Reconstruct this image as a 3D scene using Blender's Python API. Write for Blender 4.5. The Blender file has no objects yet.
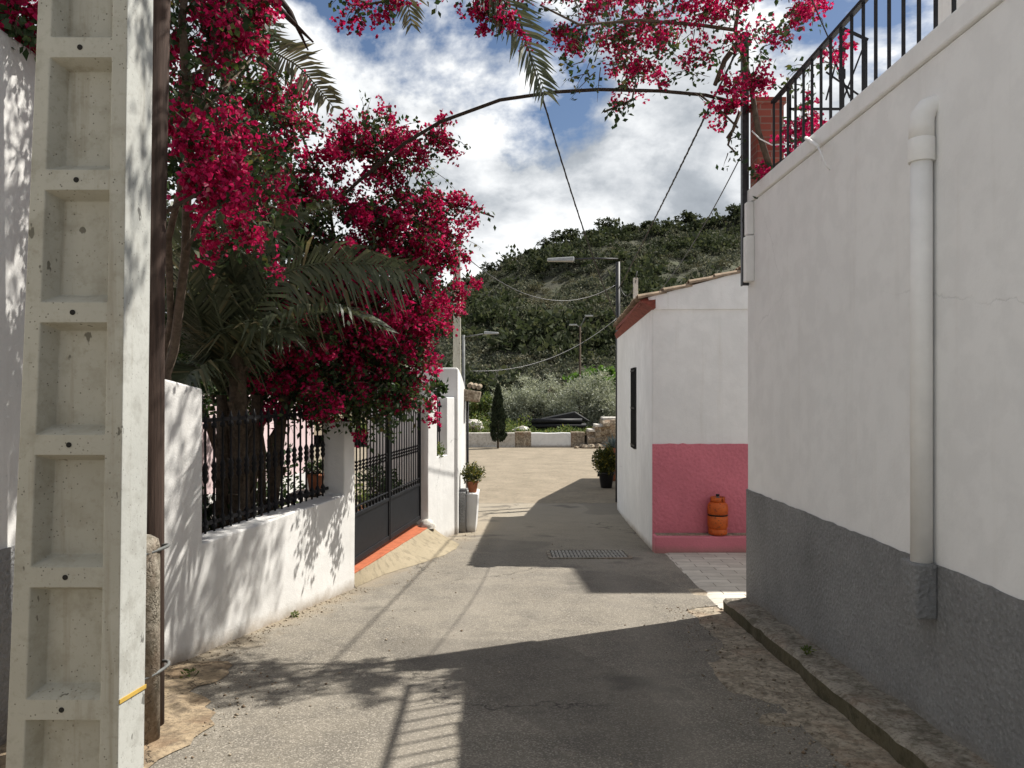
import bpy, bmesh, math, random
import numpy as np
from mathutils import Vector, Matrix, noise as mnoise

rad = math.radians
S = bpy.context.scene
C = S.collection
random.seed(7)
rng = np.random.default_rng(11)

# ------------------------------------------------------------------ layout helpers
F, CX, HZ, CAMH = 760.0, 512.0, 395.0, 1.6
def at(px, py, Y):
    return Vector(((px - CX) / F * Y, Y, CAMH - (py - HZ) / F * Y))
def smooth(t):
    t = min(1.0, max(0.0, t)); return t * t * (3 - 2 * t)
def zr(y):                                   # level of the lane
    if y < 13.0: return -0.055 * y
    if y > 20.0: return -0.87
    t = (y - 13.0) / 7.0                     # hermite: slope -.055 -> 0
    h00 = 2*t**3 - 3*t**2 + 1; h10 = t**3 - 2*t**2 + t; h01 = -2*t**3 + 3*t**2
    return h00 * -0.715 + h10 * 7 * -0.055 + h01 * -0.87
def fbm(x, y, z=0.0, o=4):
    return mnoise.fractal(Vector((x, y, z)), 1.0, 2.0, o)

# ------------------------------------------------------------------ mesh builder
class MB:
    def __init__(self):
        self.v = []; self.f = []; self.m = []; self.s = []
    def add(self, vs, fs, mi=0, smooth=False):
        o = len(self.v)
        self.v += [tuple(p) for p in vs]
        for q in fs:
            self.f.append(tuple(i + o for i in q)); self.m.append(mi); self.s.append(smooth)
        return self
    def hexa(self, p, mi=0):                 # 8 points: bottom 4 ccw, top 4 ccw
        return self.add(p, [(3,2,1,0),(4,5,6,7),(0,1,5,4),(1,2,6,5),(2,3,7,6),(3,0,4,7)], mi)
    def box(self, x0, x1, y0, y1, z0, z1, mi=0):
        return self.hexa([(x0,y0,z0),(x1,y0,z0),(x1,y1,z0),(x0,y1,z0),(x0,y0,z1),(x1,y0,z1),(x1,y1,z1),(x0,y1,z1)], mi)
    def obox(self, c, u, v, w, mi=0):        # centre and three half axes
        c, u, v, w = Vector(c), Vector(u), Vector(v), Vector(w)
        P = [c-u-v-w, c+u-v-w, c+u+v-w, c-u+v-w, c-u-v+w, c+u-v+w, c+u+v+w, c-u+v+w]
        return self.hexa(P, mi)
    def bar(self, a, b, w, h, up=(0,0,1), mi=0):
        a, b = Vector(a), Vector(b); d = (b - a); L = d.length; d.normalize()
        up = Vector(up)
        if abs(d.dot(up)) > .98: up = Vector((1,0,0))
        s = d.cross(up).normalized(); t = s.cross(d).normalized()
        return self.obox((a+b)/2, d*L/2, s*w/2, t*h/2, mi)
    def tube(self, pts, r, n=8, mi=0, cap=True):
        pts = [Vector(p) for p in pts]; k = len(pts)
        rs = r if isinstance(r, (list, tuple)) else [r]*k
        vs = []; prev = None
        for i, p in enumerate(pts):
            d = (pts[min(i+1,k-1)] - pts[max(i-1,0)]).normalized()
            if prev is None:
                up = Vector((0,0,1)) if abs(d.z) < .9 else Vector((1,0,0))
                s = d.cross(up).normalized()
            else:
                s = (prev - d * prev.dot(d)).normalized()
            prev = s; t = d.cross(s)
            for j in range(n):
                a = 2*math.pi*j/n
                vs.append(p + (s*math.cos(a) + t*math.sin(a))*rs[i])
        fs = [(i*n+j, i*n+(j+1)%n, (i+1)*n+(j+1)%n, (i+1)*n+j) for i in range(k-1) for j in range(n)]
        self.add(vs, fs, mi, True)
        if cap:
            o = len(self.v) - len(vs)
            self.f.append(tuple(o+j for j in reversed(range(n)))); self.m.append(mi); self.s.append(False)
            self.f.append(tuple(o+(k-1)*n+j for j in range(n))); self.m.append(mi); self.s.append(False)
        return self
    def lathe(self, c, prof, n=16, mi=0):
        c = Vector(c)
        return self.tube([c + Vector((0,0,z)) for r, z in prof], [max(r,1e-4) for r, z in prof], n, mi) if False else self._lathe(c, prof, n, mi)
    def _lathe(self, c, prof, n, mi):
        vs = []
        for r, z in prof:
            for j in range(n):
                a = 2*math.pi*j/n
                vs.append((c.x + r*math.cos(a), c.y + r*math.sin(a), c.z + z))
        k = len(prof)
        fs = [(i*n+j, i*n+(j+1)%n, (i+1)*n+(j+1)%n, (i+1)*n+j) for i in range(k-1) for j in range(n)]
        self.add(vs, fs, mi, True)
        o = len(self.v) - len(vs)
        self.f.append(tuple(o+j for j in reversed(range(n)))); self.m.append(mi); self.s.append(False)
        self.f.append(tuple(o+(k-1)*n+j for j in range(n))); self.m.append(mi); self.s.append(False)
        return self
    def prism(self, poly, o, u, v, w, mi=0):  # polygon (a,b) -> o + a*u + b*v, extruded along w
        o, u, v, w = Vector(o), Vector(u), Vector(v), Vector(w); n = len(poly)
        A = [o + u*a + v*b for a, b in poly]; B = [p + w for p in A]
        fs = [tuple(reversed(range(n))), tuple(range(n, 2*n))] + [(i, (i+1)%n, n+(i+1)%n, n+i) for i in range(n)]
        return self.add(A+B, fs, mi)
    def build(self, name, mats, parent=None, bevel=0.0, seg=2):
        me = bpy.data.meshes.new(name)
        off = parent.location if parent is not None else Vector((0,0,0))
        if parent is not None and parent.parent is not None: off = off + parent.parent.location
        me.from_pydata([(x-off.x, y-off.y, z-off.z) for x, y, z in self.v], [], self.f)
        for m in (mats if isinstance(mats, (list, tuple)) else [mats]): me.materials.append(m)
        me.polygons.foreach_set('material_index', self.m)
        me.polygons.foreach_set('use_smooth', self.s)
        bm = bmesh.new(); bm.from_mesh(me); bmesh.ops.recalc_face_normals(bm, faces=bm.faces); bm.to_mesh(me); bm.free()
        o = bpy.data.objects.new(name, me); C.objects.link(o)
        if parent is not None: o.parent = parent
        if bevel:
            b = o.modifiers.new('bevel', 'BEVEL'); b.width = bevel; b.segments = seg; b.limit_method = 'ANGLE'; b.angle_limit = rad(35)
        return o

def tag(o, label, cat, group=None, kind='thing'):
    o['label'] = label; o['category'] = cat; o['kind'] = kind
    if group: o['group'] = group
    return o
def root(name, loc, label, cat, group=None, kind='thing'):
    o = bpy.data.objects.new(name, None); C.objects.link(o); o.location = Vector(loc); o.empty_display_size = .2
    return tag(o, label, cat, group, kind)
def struct(o): o['kind'] = 'structure'; return o

def raw_mesh(name, V, Q, mat, parent=None, smooth_=False):
    """numpy verts (n,3) and faces (m,k) -> object"""
    me = bpy.data.meshes.new(name); V = np.asarray(V, dtype=np.float32); Q = np.asarray(Q, dtype=np.int32)
    off = np.zeros(3)
    if parent is not None: off = np.array(parent.location)
    V = V - off
    me.vertices.add(len(V)); me.vertices.foreach_set('co', V.astype(np.float32).ravel())
    k = Q.shape[1]
    me.loops.add(Q.size); me.loops.foreach_set('vertex_index', Q.ravel())
    me.polygons.add(len(Q)); me.polygons.foreach_set('loop_start', np.arange(0, Q.size, k, dtype=np.int32))
    if smooth_: me.polygons.foreach_set('use_smooth', np.ones(len(Q), dtype=bool))
    me.update(calc_edges=True); me.validate()
    me.materials.append(mat)
    o = bpy.data.objects.new(name, me); C.objects.link(o)
    if parent is not None: o.parent = parent
    return o

def unit(a): return a / (np.linalg.norm(a, axis=-1, keepdims=True) + 1e-9)
def leaves(P, L, W, axis=None, fold=.25, spread=1.0, r=rng):
    """one folded four-sided leaf per point"""
    n = len(P); L = np.broadcast_to(L, n)[:,None]; W = np.broadcast_to(W, n)[:,None]
    a = r.normal(size=(n,3)) * spread
    if axis is not None: a = a + axis
    a = unit(a); b = unit(np.cross(a, r.normal(size=(n,3)))); c = np.cross(a, b)
    m = P + a*L*.45
    V = np.stack([P, m + b*W*.5 + c*W*fold, P + a*L, m - b*W*.5 + c*W*fold], 1).reshape(-1,3)
    Q = np.arange(4*n).reshape(n,4)
    return V, Q

# ------------------------------------------------------------------ materials
class N:
    def __init__(self, name):
        self.m = bpy.data.materials.new(name); self.m.use_nodes = True
        self.t = self.m.node_tree; self.b = self.t.nodes['Principled BSDF']
        self.b.inputs['Roughness'].default_value = .85
        self.b.inputs['Specular IOR Level'].default_value = .25
    def node(self, ty, **kw):
        n = self.t.nodes.new(ty)
        for k, v in kw.items(): setattr(n, k, v)
        return n
    def link(self, a, b): self.t.links.new(a, b)
    def put(self, inp, v):
        if isinstance(v, bpy.types.NodeSocket): self.link(v, inp)
        elif isinstance(v, (tuple, list)) and len(v) == 3 and inp.type == 'RGBA': inp.default_value = (*v, 1)
        else: inp.default_value = v
    def pos(self): return self.node('ShaderNodeNewGeometry').outputs['Position']
    def obj(self): return self.node('ShaderNodeTexCoord').outputs['Object']
    def isl(self): return self.node('ShaderNodeNewGeometry').outputs['Random Per Island']
    def scale(self, vec, s):
        n = self.node('ShaderNodeMapping'); n.inputs['Scale'].default_value = s; self.link(vec, n.inputs['Vector']); return n.outputs[0]
    def noise(self, vec, sc, det=4, rough=.55, dist=0, out='Fac'):
        n = self.node('ShaderNodeTexNoise'); self.link(vec, n.inputs['Vector'])
        n.inputs['Scale'].default_value = sc; n.inputs['Detail'].default_value = det
        n.inputs['Roughness'].default_value = rough; n.inputs['Distortion'].default_value = dist
        return n.outputs[out]
    def voro(self, vec, sc, feat='F1', out='Distance', rnd=1.0):
        n = self.node('ShaderNodeTexVoronoi', feature=feat); self.link(vec, n.inputs['Vector']); n.inputs['Scale'].default_value = sc
        n.inputs['Randomness'].default_value = rnd
        return n.outputs[out]
    def ramp(self, fac, stops, interp='LINEAR'):
        n = self.node('ShaderNodeValToRGB'); cr = n.color_ramp; cr.interpolation = interp
        while len(cr.elements) < len(stops): cr.elements.new(.5)
        for e, (p, c) in zip(cr.elements, stops):
            e.position = p; e.color = (*c, 1) if isinstance(c, (tuple, list)) else (c, c, c, 1)
        self.link(fac, n.inputs[0]); return n.outputs[0]
    def mix(self, fac, a, b, mode='MIX'):
        n = self.node('ShaderNodeMix', data_type='RGBA', blend_type=mode)
        self.put(n.inputs[0], fac); self.put(n.inputs[6], a); self.put(n.inputs[7], b); return n.outputs[2]
    def math(self, op, a, b=0.0, c=0.0):
        n = self.node('ShaderNodeMath', operation=op); self.put(n.inputs[0], a); self.put(n.inputs[1], b); self.put(n.inputs[2], c); return n.outputs[0]
    def bump(self, h, st=.3, d=.01, nrm=None):
        n = self.node('ShaderNodeBump'); n.inputs['Strength'].default_value = st; n.inputs['Distance'].default_value = d
        self.link(h, n.inputs['Height'])
        if nrm is not None: self.link(nrm, n.inputs['Normal'])
        return n.outputs[0]
    def out(self, col=None, nrm=None, rough=None, metal=None, spec=None):
        if col is not None: self.put(self.b.inputs['Base Color'], col)
        if nrm is not None: self.link(nrm, self.b.inputs['Normal'])
        if rough is not None: self.put(self.b.inputs['Roughness'], rough)
        if metal is not None: self.b.inputs['Metallic'].default_value = metal
        if spec is not None: self.b.inputs['Specular IOR Level'].default_value = spec
        return self.m

def foot_height(n, p):                       # height above the lane at a point
    s = n.node('ShaderNodeSeparateXYZ'); n.link(p, s.inputs[0])
    y = n.math('MINIMUM', s.outputs[1], 15.5)
    return n.math('ADD', s.outputs[2], n.math('MULTIPLY', y, .055)), s

def plaster(name, base, dirt=(.30,.25,.19), var=.10, rough_bump=.35, grain=70, wear=.5, foot=.10, cracks=True, streak=.32, crack_a=.55):
    n = N(name); p = n.pos()
    big = n.noise(p, .9, 5, .6); mid = n.noise(p, 5, 5, .6); fine = n.noise(p, grain, 3, .6)
    lo = tuple(c*(1-var*1.6) for c in base); hi = tuple(min(.86, c*(1+var*.35)) for c in base)
    col = n.mix(n.ramp(big, [(.3, 0), (.7, 1)]), lo, hi)
    col = n.mix(n.math('MULTIPLY', n.ramp(mid, [(.42, 1), (.56, 0)]), .35), col, tuple(c*.84 for c in base))
    if streak:                               # rain streaks: stretched vertically
        st = n.noise(n.scale(p, (9, 9, .55)), 1.0, 4, .6)
        col = n.mix(n.math('MULTIPLY', n.ramp(st, [(.56, 0), (.74, 1)]), streak), col, tuple(c*f for c, f in zip(base, (.72,.69,.64))))
    h, s = foot_height(n, p)
    hh = n.math('SUBTRACT', h, n.math('MULTIPLY', n.noise(p, 7, 6, .7), foot*2.2))
    fm = n.ramp(n.math('ADD', n.math('MULTIPLY', hh, 1.0), .5), [(.5-foot*1.2, 1), (.5+foot*.4, 0)])
    col = n.mix(n.math('MULTIPLY', fm, .9), col, dirt)
    sp = n.noise(p, 26, 3, .7)               # flaked spots
    spots = n.ramp(sp, [(.70, 0), (.74, 1)])
    col = n.mix(n.math('MULTIPLY', spots, wear), col, tuple(c*.55 for c in base))
    bh = n.math('ADD', n.math('MULTIPLY', fine, .35), n.math('MULTIPLY', mid, 1.2))
    bh = n.math('SUBTRACT', bh, n.math('MULTIPLY', spots, .5*wear))
    if cracks:
        pw = n.node('ShaderNodeVectorMath', operation='ADD'); n.link(p, pw.inputs[0]); n.link(n.mix(1.0, n.noise(p, 3.5, 5, .65, out='Color'), (.22,.22,.22), 'MULTIPLY'), pw.inputs[1])
        cr = n.voro(pw.outputs[0], .5, 'DISTANCE_TO_EDGE')
        line = n.math('MULTIPLY', n.ramp(cr, [(.0, 1), (.0035, 0)]), n.ramp(n.noise(p, .8, 2), [(.54, 0), (.60, 1)]))
        col = n.mix(n.math('MULTIPLY', line, crack_a), col, tuple(c*.42 for c in base))
        bh = n.math('SUBTRACT', bh, n.math('MULTIPLY', line, .6))
    return n.out(col, n.bump(bh, rough_bump, .012), .9)

M = {}
M['white'] = plaster('white_plaster', (.73,.722,.695), rough_bump=.5, wear=.45, foot=.08)
M['white_right'] = plaster('white_render', (.85,.845,.825), crack_a=.22, streak=.16, var=.035, rough_bump=.30, wear=.10, foot=.0)
M['white_house'] = plaster('white_limewash', (.83,.825,.81), var=.09, rough_bump=.45, wear=.30, foot=.07)
M['pinkish'] = plaster('pale_pink_plaster', (.70,.55,.55), wear=.2)

def stucco(name, base, grain=38, st=.8, var=.25, foot=.08, dirt=(.22,.18,.13), con=.6):
    n = N(name); p = n.pos()
    g = n.noise(p, grain, 5, .7); v = n.voro(p, grain*.8); big = n.noise(p, 1.6, 5, .6)
    col = n.mix(n.ramp(big, [(.3,0),(.7,1)]), tuple(c*(1-var) for c in base), tuple(c*(1+var*.5) for c in base))
    col = n.mix(n.math('MULTIPLY', n.ramp(g, [(.54,0),(.66,1)]), con), col, tuple(min(.8,c*1.5) for c in base))
    col = n.mix(n.math('MULTIPLY', n.ramp(g, [(.36,1),(.46,0)]), con), col, tuple(c*.6 for c in base))
    h, s = foot_height(n, p)
    hh = n.math('SUBTRACT', h, n.math('MULTIPLY', n.noise(p, 6, 6, .7), foot*2.4))
    fm = n.ramp(n.math('ADD', hh, .5), [(.5-foot, 1), (.5+foot*1.2, 0)])
    col = n.mix(n.math('MULTIPLY', fm, .6), col, dirt)
    bh = n.math('ADD', g, n.math('MULTIPLY', v, .6))
    return n.out(col, n.bump(bh, st, .015), .92)
M['grey_dado'] = stucco('grey_stucco', (.27,.272,.27), grain=46, st=1.0, con=.5)
M['pink_dado'] = stucco('pink_stucco', (.63,.19,.235), grain=24, st=.9, con=.22, var=.13, foot=.02)
M['pink_smooth'] = stucco('pink_paint', (.63,.20,.245), grain=60, st=.3, con=.15, var=.12, foot=.05)

def asphalt():
    n = N('worn_asphalt'); p = n.pos()
    g = n.noise(p, 95, 3, .75); g2 = n.voro(p, 130, 'F1', 'Color'); big = n.noise(p, .55, 6, .62); mid = n.noise(p, 3.2, 6, .65)
    sep = n.node('ShaderNodeSeparateColor'); n.link(g2, sep.inputs[0])
    col = n.mix(n.ramp(big, [(.32,0),(.68,1)]), (.165,.147,.118), (.255,.230,.186))
    col = n.mix(n.math('MULTIPLY', n.ramp(mid, [(.40,1),(.55,0)]), .45), col, (.105,.096,.083))
    col = n.mix(n.ramp(sep.outputs[0], [(.62,0),(1,.75)]), col, (.42,.38,.32))
    col = n.mix(n.ramp(g, [(.28,.75),(.48,0)]), col, (.045,.042,.038))
    s = n.node('ShaderNodeSeparateXYZ'); n.link(p, s.inputs[0])
    # dusty margins along the left wall
    e = n.math('ADD', s.outputs[0], n.math('MULTIPLY', s.outputs[1], -.235))
    e = n.math('ADD', e, n.math('MULTIPLY', n.math('SUBTRACT', mid, .5), .9))
    em = n.ramp(n.math('MULTIPLY_ADD', e, .5, 2.0), [(.22,1),(.36,0)])
    col = n.mix(n.math('MULTIPLY', em, .75), col, (.29,.24,.17))
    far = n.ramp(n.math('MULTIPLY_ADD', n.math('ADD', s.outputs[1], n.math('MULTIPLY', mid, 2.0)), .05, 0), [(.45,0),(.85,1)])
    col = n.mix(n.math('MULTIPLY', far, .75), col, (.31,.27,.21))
    pw = n.node('ShaderNodeVectorMath', operation='ADD'); n.link(p, pw.inputs[0]); n.link(n.noise(p, 1.6, 5, .65, out='Color'), pw.inputs[1])
    pt = n.noise(p, .33, 2, .4); col = n.mix(n.math('MULTIPLY', n.ramp(pt, [(.545,0),(.555,1)]), .30), col, (.085,.078,.068))
    oil = n.noise(p, 1.1, 3, .5); col = n.mix(n.math('MULTIPLY', n.ramp(oil, [(.64,0),(.72,1)]), .55), col, (.060,.055,.050))
    tr = n.math('ABSOLUTE', n.math('SUBTRACT', n.math('ABSOLUTE', n.math('ADD', s.outputs[0], n.math('MULTIPLY', s.outputs[1], -.05))), .72))
    col = n.mix(n.math('MULTIPLY', n.ramp(n.math('ADD', tr, n.math('MULTIPLY', mid, .3)), [(.12,1),(.42,0)]), .28), col, (.30,.27,.225))
    cr = n.math('MULTIPLY', n.ramp(n.voro(pw.outputs[0], .35, 'DISTANCE_TO_EDGE'), [(0,1),(.007,0)]), n.ramp(n.noise(p,.4,2), [(.48,0),(.56,1)]))
    col = n.mix(n.math('MULTIPLY', cr, .7), col, (.03,.028,.025))
    h = n.math('ADD', g, n.math('MULTIPLY', sep.outputs[0], .5)); h = n.math('SUBTRACT', h, cr)
    return n.out(col, n.bump(h, .75, .008), .9)
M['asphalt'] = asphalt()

def concrete(name, a, b, dark, grain=60, st=.5, cracks=.6, pits=0.0, rag=0.0):
    n = N(name); p = n.pos()
    big = n.noise(p, 1.3, 6, .65); g = n.noise(p, grain, 4, .7); mid = n.noise(p, 9, 5, .65)
    col = n.mix(n.ramp(big, [(.3,0),(.7,1)]), a, b)
    col = n.mix(n.ramp(mid, [(.36,.55+rag*.4),(.5+rag*.1,0)]), col, dark)
    col = n.mix(n.ramp(g, [(.3+rag*.1,.5+rag*.4),(.45+rag*.09,0)]), col, dark)
    if rag:
        vc = n.voro(p, 38, 'F1', 'Color'); sp = n.node('ShaderNodeSeparateColor'); n.link(vc, sp.inputs[0])
        col = n.mix(n.math('MULTIPLY', n.ramp(sp.outputs[0], [(.70,0),(.9,1)]), rag*.28), col, tuple(min(.8,c*1.4) for c in b))
        rd = n.noise(p, 2.2, 4, .6); col = n.mix(n.math('MULTIPLY', n.ramp(rd, [(.52,0),(.62,1)]), rag*.5), col, (a[0]*.9, a[1]*.68, a[2]*.58))
    h = n.math('ADD', n.math('MULTIPLY', g, .5), mid)
    if pits:
        q = n.voro(p, 55); q2 = n.noise(p, 7, 2)
        pm = n.math('MULTIPLY', n.ramp(q, [(.10,1),(.17,0)]), n.ramp(q2, [(.44,0),(.52,1)]))
        col = n.mix(n.math('MULTIPLY', pm, pits), col, tuple(c*.3 for c in dark)); h = n.math('SUBTRACT', h, n.math('MULTIPLY', pm, .8))
    if pits:                                 # rust and grime runs, chipped scars
        st_n = n.noise(n.scale(p, (16,16,.9)), 1.0, 5, .65)
        col = n.mix(n.math('MULTIPLY', n.ramp(st_n, [(.55,0),(.72,1)]), .5), col, (dark[0]*.75, dark[1]*.66, dark[2]*.55))
        sc = n.noise(n.scale(p, (1,1,.55)), 15, 3, .6); sm = n.ramp(sc, [(.685,0),(.705,1)])
        col = n.mix(n.math('MULTIPLY', sm, .85), col, tuple(c*.4 for c in dark)); h = n.math('SUBTRACT', h, n.math('MULTIPLY', sm, 1.2))
    if cracks:
        pw = n.node('ShaderNodeVectorMath', operation='ADD'); n.link(p, pw.inputs[0]); n.link(n.noise(p, 3, 5, .65, out='Color'), pw.inputs[1])
        cr = n.ramp(n.voro(pw.outputs[0], 1.1, 'DISTANCE_TO_EDGE'), [(0,1),(.012,0)])
        col = n.mix(n.math('MULTIPLY', cr, cracks), col, tuple(c*.35 for c in dark)); h = n.math('SUBTRACT', h, n.math('MULTIPLY', cr, cracks))
    return n.out(col, n.bump(h, st, .012), .92)
M['pole_concrete'] = concrete('cast_concrete', (.38,.362,.30), (.48,.46,.385), (.29,.268,.205), grain=45, st=.25, cracks=0, pits=.75)
M['pole_side'] = concrete('smooth_cast_concrete', (.40,.405,.375), (.49,.495,.46), (.29,.285,.255), grain=45, st=.15, cracks=0, pits=.5)
M['plaza'] = concrete('pale_concrete', (.20,.165,.118), (.295,.243,.178), (.155,.145,.105), grain=30, st=.4, cracks=.5)
M['gutter'] = concrete('rough_concrete', (.30,.255,.19), (.44,.38,.29), (.15,.125,.09), grain=32, st=1.0, cracks=.35, rag=.8)
M['kerb'] = concrete('worn_kerb_concrete', (.24,.215,.175), (.36,.325,.265), (.11,.095,.068), grain=38, st=1.0, cracks=.3, rag=.8)
M['kerb_face'] = concrete('mossy_shaded_kerb_face', (.060,.055,.032), (.15,.13,.085), (.030,.030,.016), grain=26, st=1.0, cracks=.2)  # moss, plus the shadow on this face darkened into the colour
M['apron'] = concrete('broken_concrete', (.25,.19,.12), (.36,.285,.19), (.11,.085,.06), grain=40, st=1.0, cracks=.8, rag=.6)
M['ramp'] = concrete('cream_concrete', (.25,.21,.14), (.32,.27,.185), (.15,.125,.085), grain=50, st=.5, cracks=.1)
M['rubble'] = concrete('rubble_stone', (.28,.22,.15), (.52,.46,.36), (.12,.085,.055), grain=14, st=1.2, cracks=.5, rag=.8)
M['soil'] = concrete('dry_soil', (.14,.11,.07), (.24,.19,.13), (.07,.055,.035), grain=22, st=.8, cracks=0)
M['stone_white'] = concrete('whitewashed_stone', (.48,.45,.40), (.72,.69,.63), (.32,.27,.21), grain=12, st=.9, cracks=.25)

def paving():
    n = N('paving_slabs'); p = n.pos()
    m = n.node('ShaderNodeMapping'); m.inputs['Rotation'].default_value = (0,0,rad(4)); n.link(p, m.inputs[0])
    b = n.node('ShaderNodeTexBrick'); n.link(m.outputs[0], b.inputs['Vector'])
    b.inputs['Scale'].default_value = 1; b.inputs['Brick Width'].default_value = .40; b.inputs['Row Height'].default_value = .20
    b.inputs['Mortar Size'].default_value = .006; b.inputs['Mortar Smooth'].default_value = .2
    b.inputs['Color1'].default_value = (.60,.555,.475,1); b.inputs['Color2'].default_value = (.50,.46,.395,1); b.inputs['Mortar'].default_value = (.22,.20,.165,1)
    g = n.noise(p, 40, 4, .7); mid = n.noise(p, 4, 5, .6)
    col = n.mix(n.ramp(mid, [(.38,.5),(.55,0)]), b.outputs[0], (.38,.345,.285))
    h = n.math('SUBTRACT', n.math('MULTIPLY', g, .4), b.outputs[1])
    return n.out(col, n.bump(h, .6, .01), .88)
M['paving'] = paving()

def brickm():
    n = N('red_brick'); p = n.obj()
    s = n.node('ShaderNodeSeparateXYZ'); n.link(p, s.inputs[0]); c = n.node('ShaderNodeCombineXYZ')
    n.link(n.math('ADD', s.outputs[0], s.outputs[1]), c.inputs[0]); n.link(s.outputs[2], c.inputs[1])
    b = n.node('ShaderNodeTexBrick'); n.link(c.outputs[0], b.inputs['Vector'])
    b.inputs['Scale'].default_value = 1; b.inputs['Brick Width'].default_value = .2; b.inputs['Row Height'].default_value = .062
    b.inputs['Mortar Size'].default_value = .006
    b.inputs['Color1'].default_value = (.30,.085,.06,1); b.inputs['Color2'].default_value = (.22,.055,.042,1); b.inputs['Mortar'].default_value = (.24,.15,.12,1)
    h = n.math('SUBTRACT', n.math('MULTIPLY', n.noise(p, 60, 4), .4), b.outputs[1])
    return n.out(b.outputs[0], n.bump(h, .5, .01), .85)
M['brick'] = brickm()

def simple(name, col, rough=.6, metal=0, var=.25, sc=12, st=.15, spec=.3, hi=None):
    n = N(name); p = n.pos(); f = n.noise(p, sc, 5, .65)
    c = n.mix(n.ramp(f, [(.3,0),(.7,1)]), tuple(x*(1-var) for x in col), hi or tuple(x*(1+var) for x in col))
    return n.out(c, n.bump(n.noise(p, sc*5, 3), st, .005), rough, metal, spec)
M['iron'] = simple('black_iron', (.010,.010,.011), .55, 0, .4, 14, .2, .22)
M['gate_paint'] = simple('dark_gate_paint', (.010,.011,.013), .55, 0, .3, 9, .12, .22)
M['steel'] = simple('dark_steel', (.055,.055,.058), .5, .3, .35, 18, .2, .4)
M['galv'] = simple('grey_metal', (.15,.155,.15), .7, .2, .3)
M['dark_pipe'] = simple('dark_pipe', (.03,.03,.032), .5)
M['pvc'] = simple('white_pvc', (.82,.81,.78), .55, 0, .06, 5, .05)
M['cable'] = simple('cable_rubber', (.012,.012,.013), .5)
M['cable_grey'] = simple('cable_grey', (.075,.075,.072), .4, 0, .3)
M['terracotta'] = simple('terracotta', (.34,.125,.06), .8, 0, .3, 10, .3)
M['tile_roof'] = simple('clay_roof_tile', (.29,.215,.145), .85, 0, .45, 7, .5)
M['eave_red'] = simple('red_eave', (.20,.055,.04), .85, 0, .4, 14, .5)
M['orange_tile'] = simple('orange_tile', (.37,.105,.045), .7, 0, .25, 9, .3)
M['bark_dark'] = simple('dark_vine_bark', (.045,.033,.025), .95, 0, .45, 20, .9)
M['bark'] = simple('grey_bark', (.095,.07,.05), .95, 0, .45, 20, .9)
M['palm_bark'] = simple('palm_fibre', (.085,.062,.042), .95, 0, .5, 24, 1.0)
M['dead_leaf'] = simple('dead_frond', (.045,.028,.02), .8, 0, .4)
M['black_plastic'] = simple('black_plastic', (.012,.012,.013), .4, 0, .3)
M['lamp_white'] = simple('lamp_housing', (.34,.35,.34), .45, .1, .1)
M['yellow'] = simple('yellow_strap', (.50,.33,.07), .6, 0, .15)
M['band_hole_shade'] = simple('dark_band_hole_shade', (.02,.018,.015), .9)  # dark band colour; also shade painted in for bolt holes and the drain
M['table_wood'] = simple('dark_table', (.05,.035,.025), .7)
M['net'] = simple('black_sheet', (.010,.010,.011), .55, 0, .5, 6, .5)
M['grate'] = simple('cast_iron_grate', (.26,.245,.215), .7, .3, .3)

def wood_pole():
    n = N('dark_creosote_wood'); p = n.obj(); q = n.scale(p, (30,30,1.2))
    f = n.noise(q, 1.2, 6, .65); c = n.mix(n.ramp(f, [(.3,0),(.7,1)]), (.022,.014,.010), (.085,.055,.042))
    return n.out(c, n.bump(f, .8, .01), .85)
M['wood'] = wood_pole()

def orange():
    n = N('orange_bottle_paint'); p = n.obj(); f = n.noise(p, 9, 5, .65)
    c = n.mix(n.ramp(f, [(.35,0),(.65,1)]), (.44,.075,.010), (.60,.125,.016))
    c = n.mix(n.ramp(n.noise(p, 30, 4, .7), [(.56,0),(.66,.9)]), c, (.13,.045,.02))
    return n.out(c, None, .5, 0, .35)
M['orange'] = orange()

def leafm(name, stops, trans=.35, rough=.55, tint=1.3, spec=.35):
    n = N(name); c = n.ramp(n.isl(), stops)
    n.put(n.b.inputs['Base Color'], c); n.b.inputs['Roughness'].default_value = rough; n.b.inputs['Specular IOR Level'].default_value = spec
    tr = n.node('ShaderNodeBsdfTranslucent'); n.link(n.mix(1.0, c, (tint,tint,tint*.8), 'MULTIPLY'), tr.inputs[0])
    ms = n.node('ShaderNodeMixShader'); ms.inputs[0].default_value = trans
    n.link(n.b.outputs[0], ms.inputs[1]); n.link(tr.outputs[0], ms.inputs[2])
    n.link(ms.outputs[0], n.t.nodes['Material Output'].inputs[0])
    return n.m
M['leaf'] = leafm('bougainvillea_leaf', [(0,(.016,.036,.012)),(.6,(.030,.058,.018)),(.93,(.055,.085,.022)),(1,(.16,.13,.04))], .3)
M['bract'] = leafm('bougainvillea_bract', [(0,(.19,.003,.034)),(.3,(.38,.005,.070)),(.65,(.53,.009,.10)),(.9,(.64,.022,.15)),(.97,(.62,.07,.24)),(1,(.48,.26,.22))], .42, .6, 1.15, .2)
M['palm_leaf'] = leafm('palm_leaflet', [(0,(.05,.062,.032)),(.6,(.09,.105,.056)),(.93,(.14,.145,.08)),(1,(.22,.17,.085))], .22, .5, 1.1)
M['palm_leaf_dry'] = leafm('palm_leaflet_dry', [(0,(.075,.075,.035)),(.6,(.13,.118,.06)),(1,(.20,.165,.085))], .3, .5, 1.1)
M['olive'] = leafm('olive_leaf', [(0,(.17,.19,.14)),(.5,(.28,.30,.225)),(.85,(.39,.41,.32)),(1,(.58,.59,.50))], .35, .5, 1.0)
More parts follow.
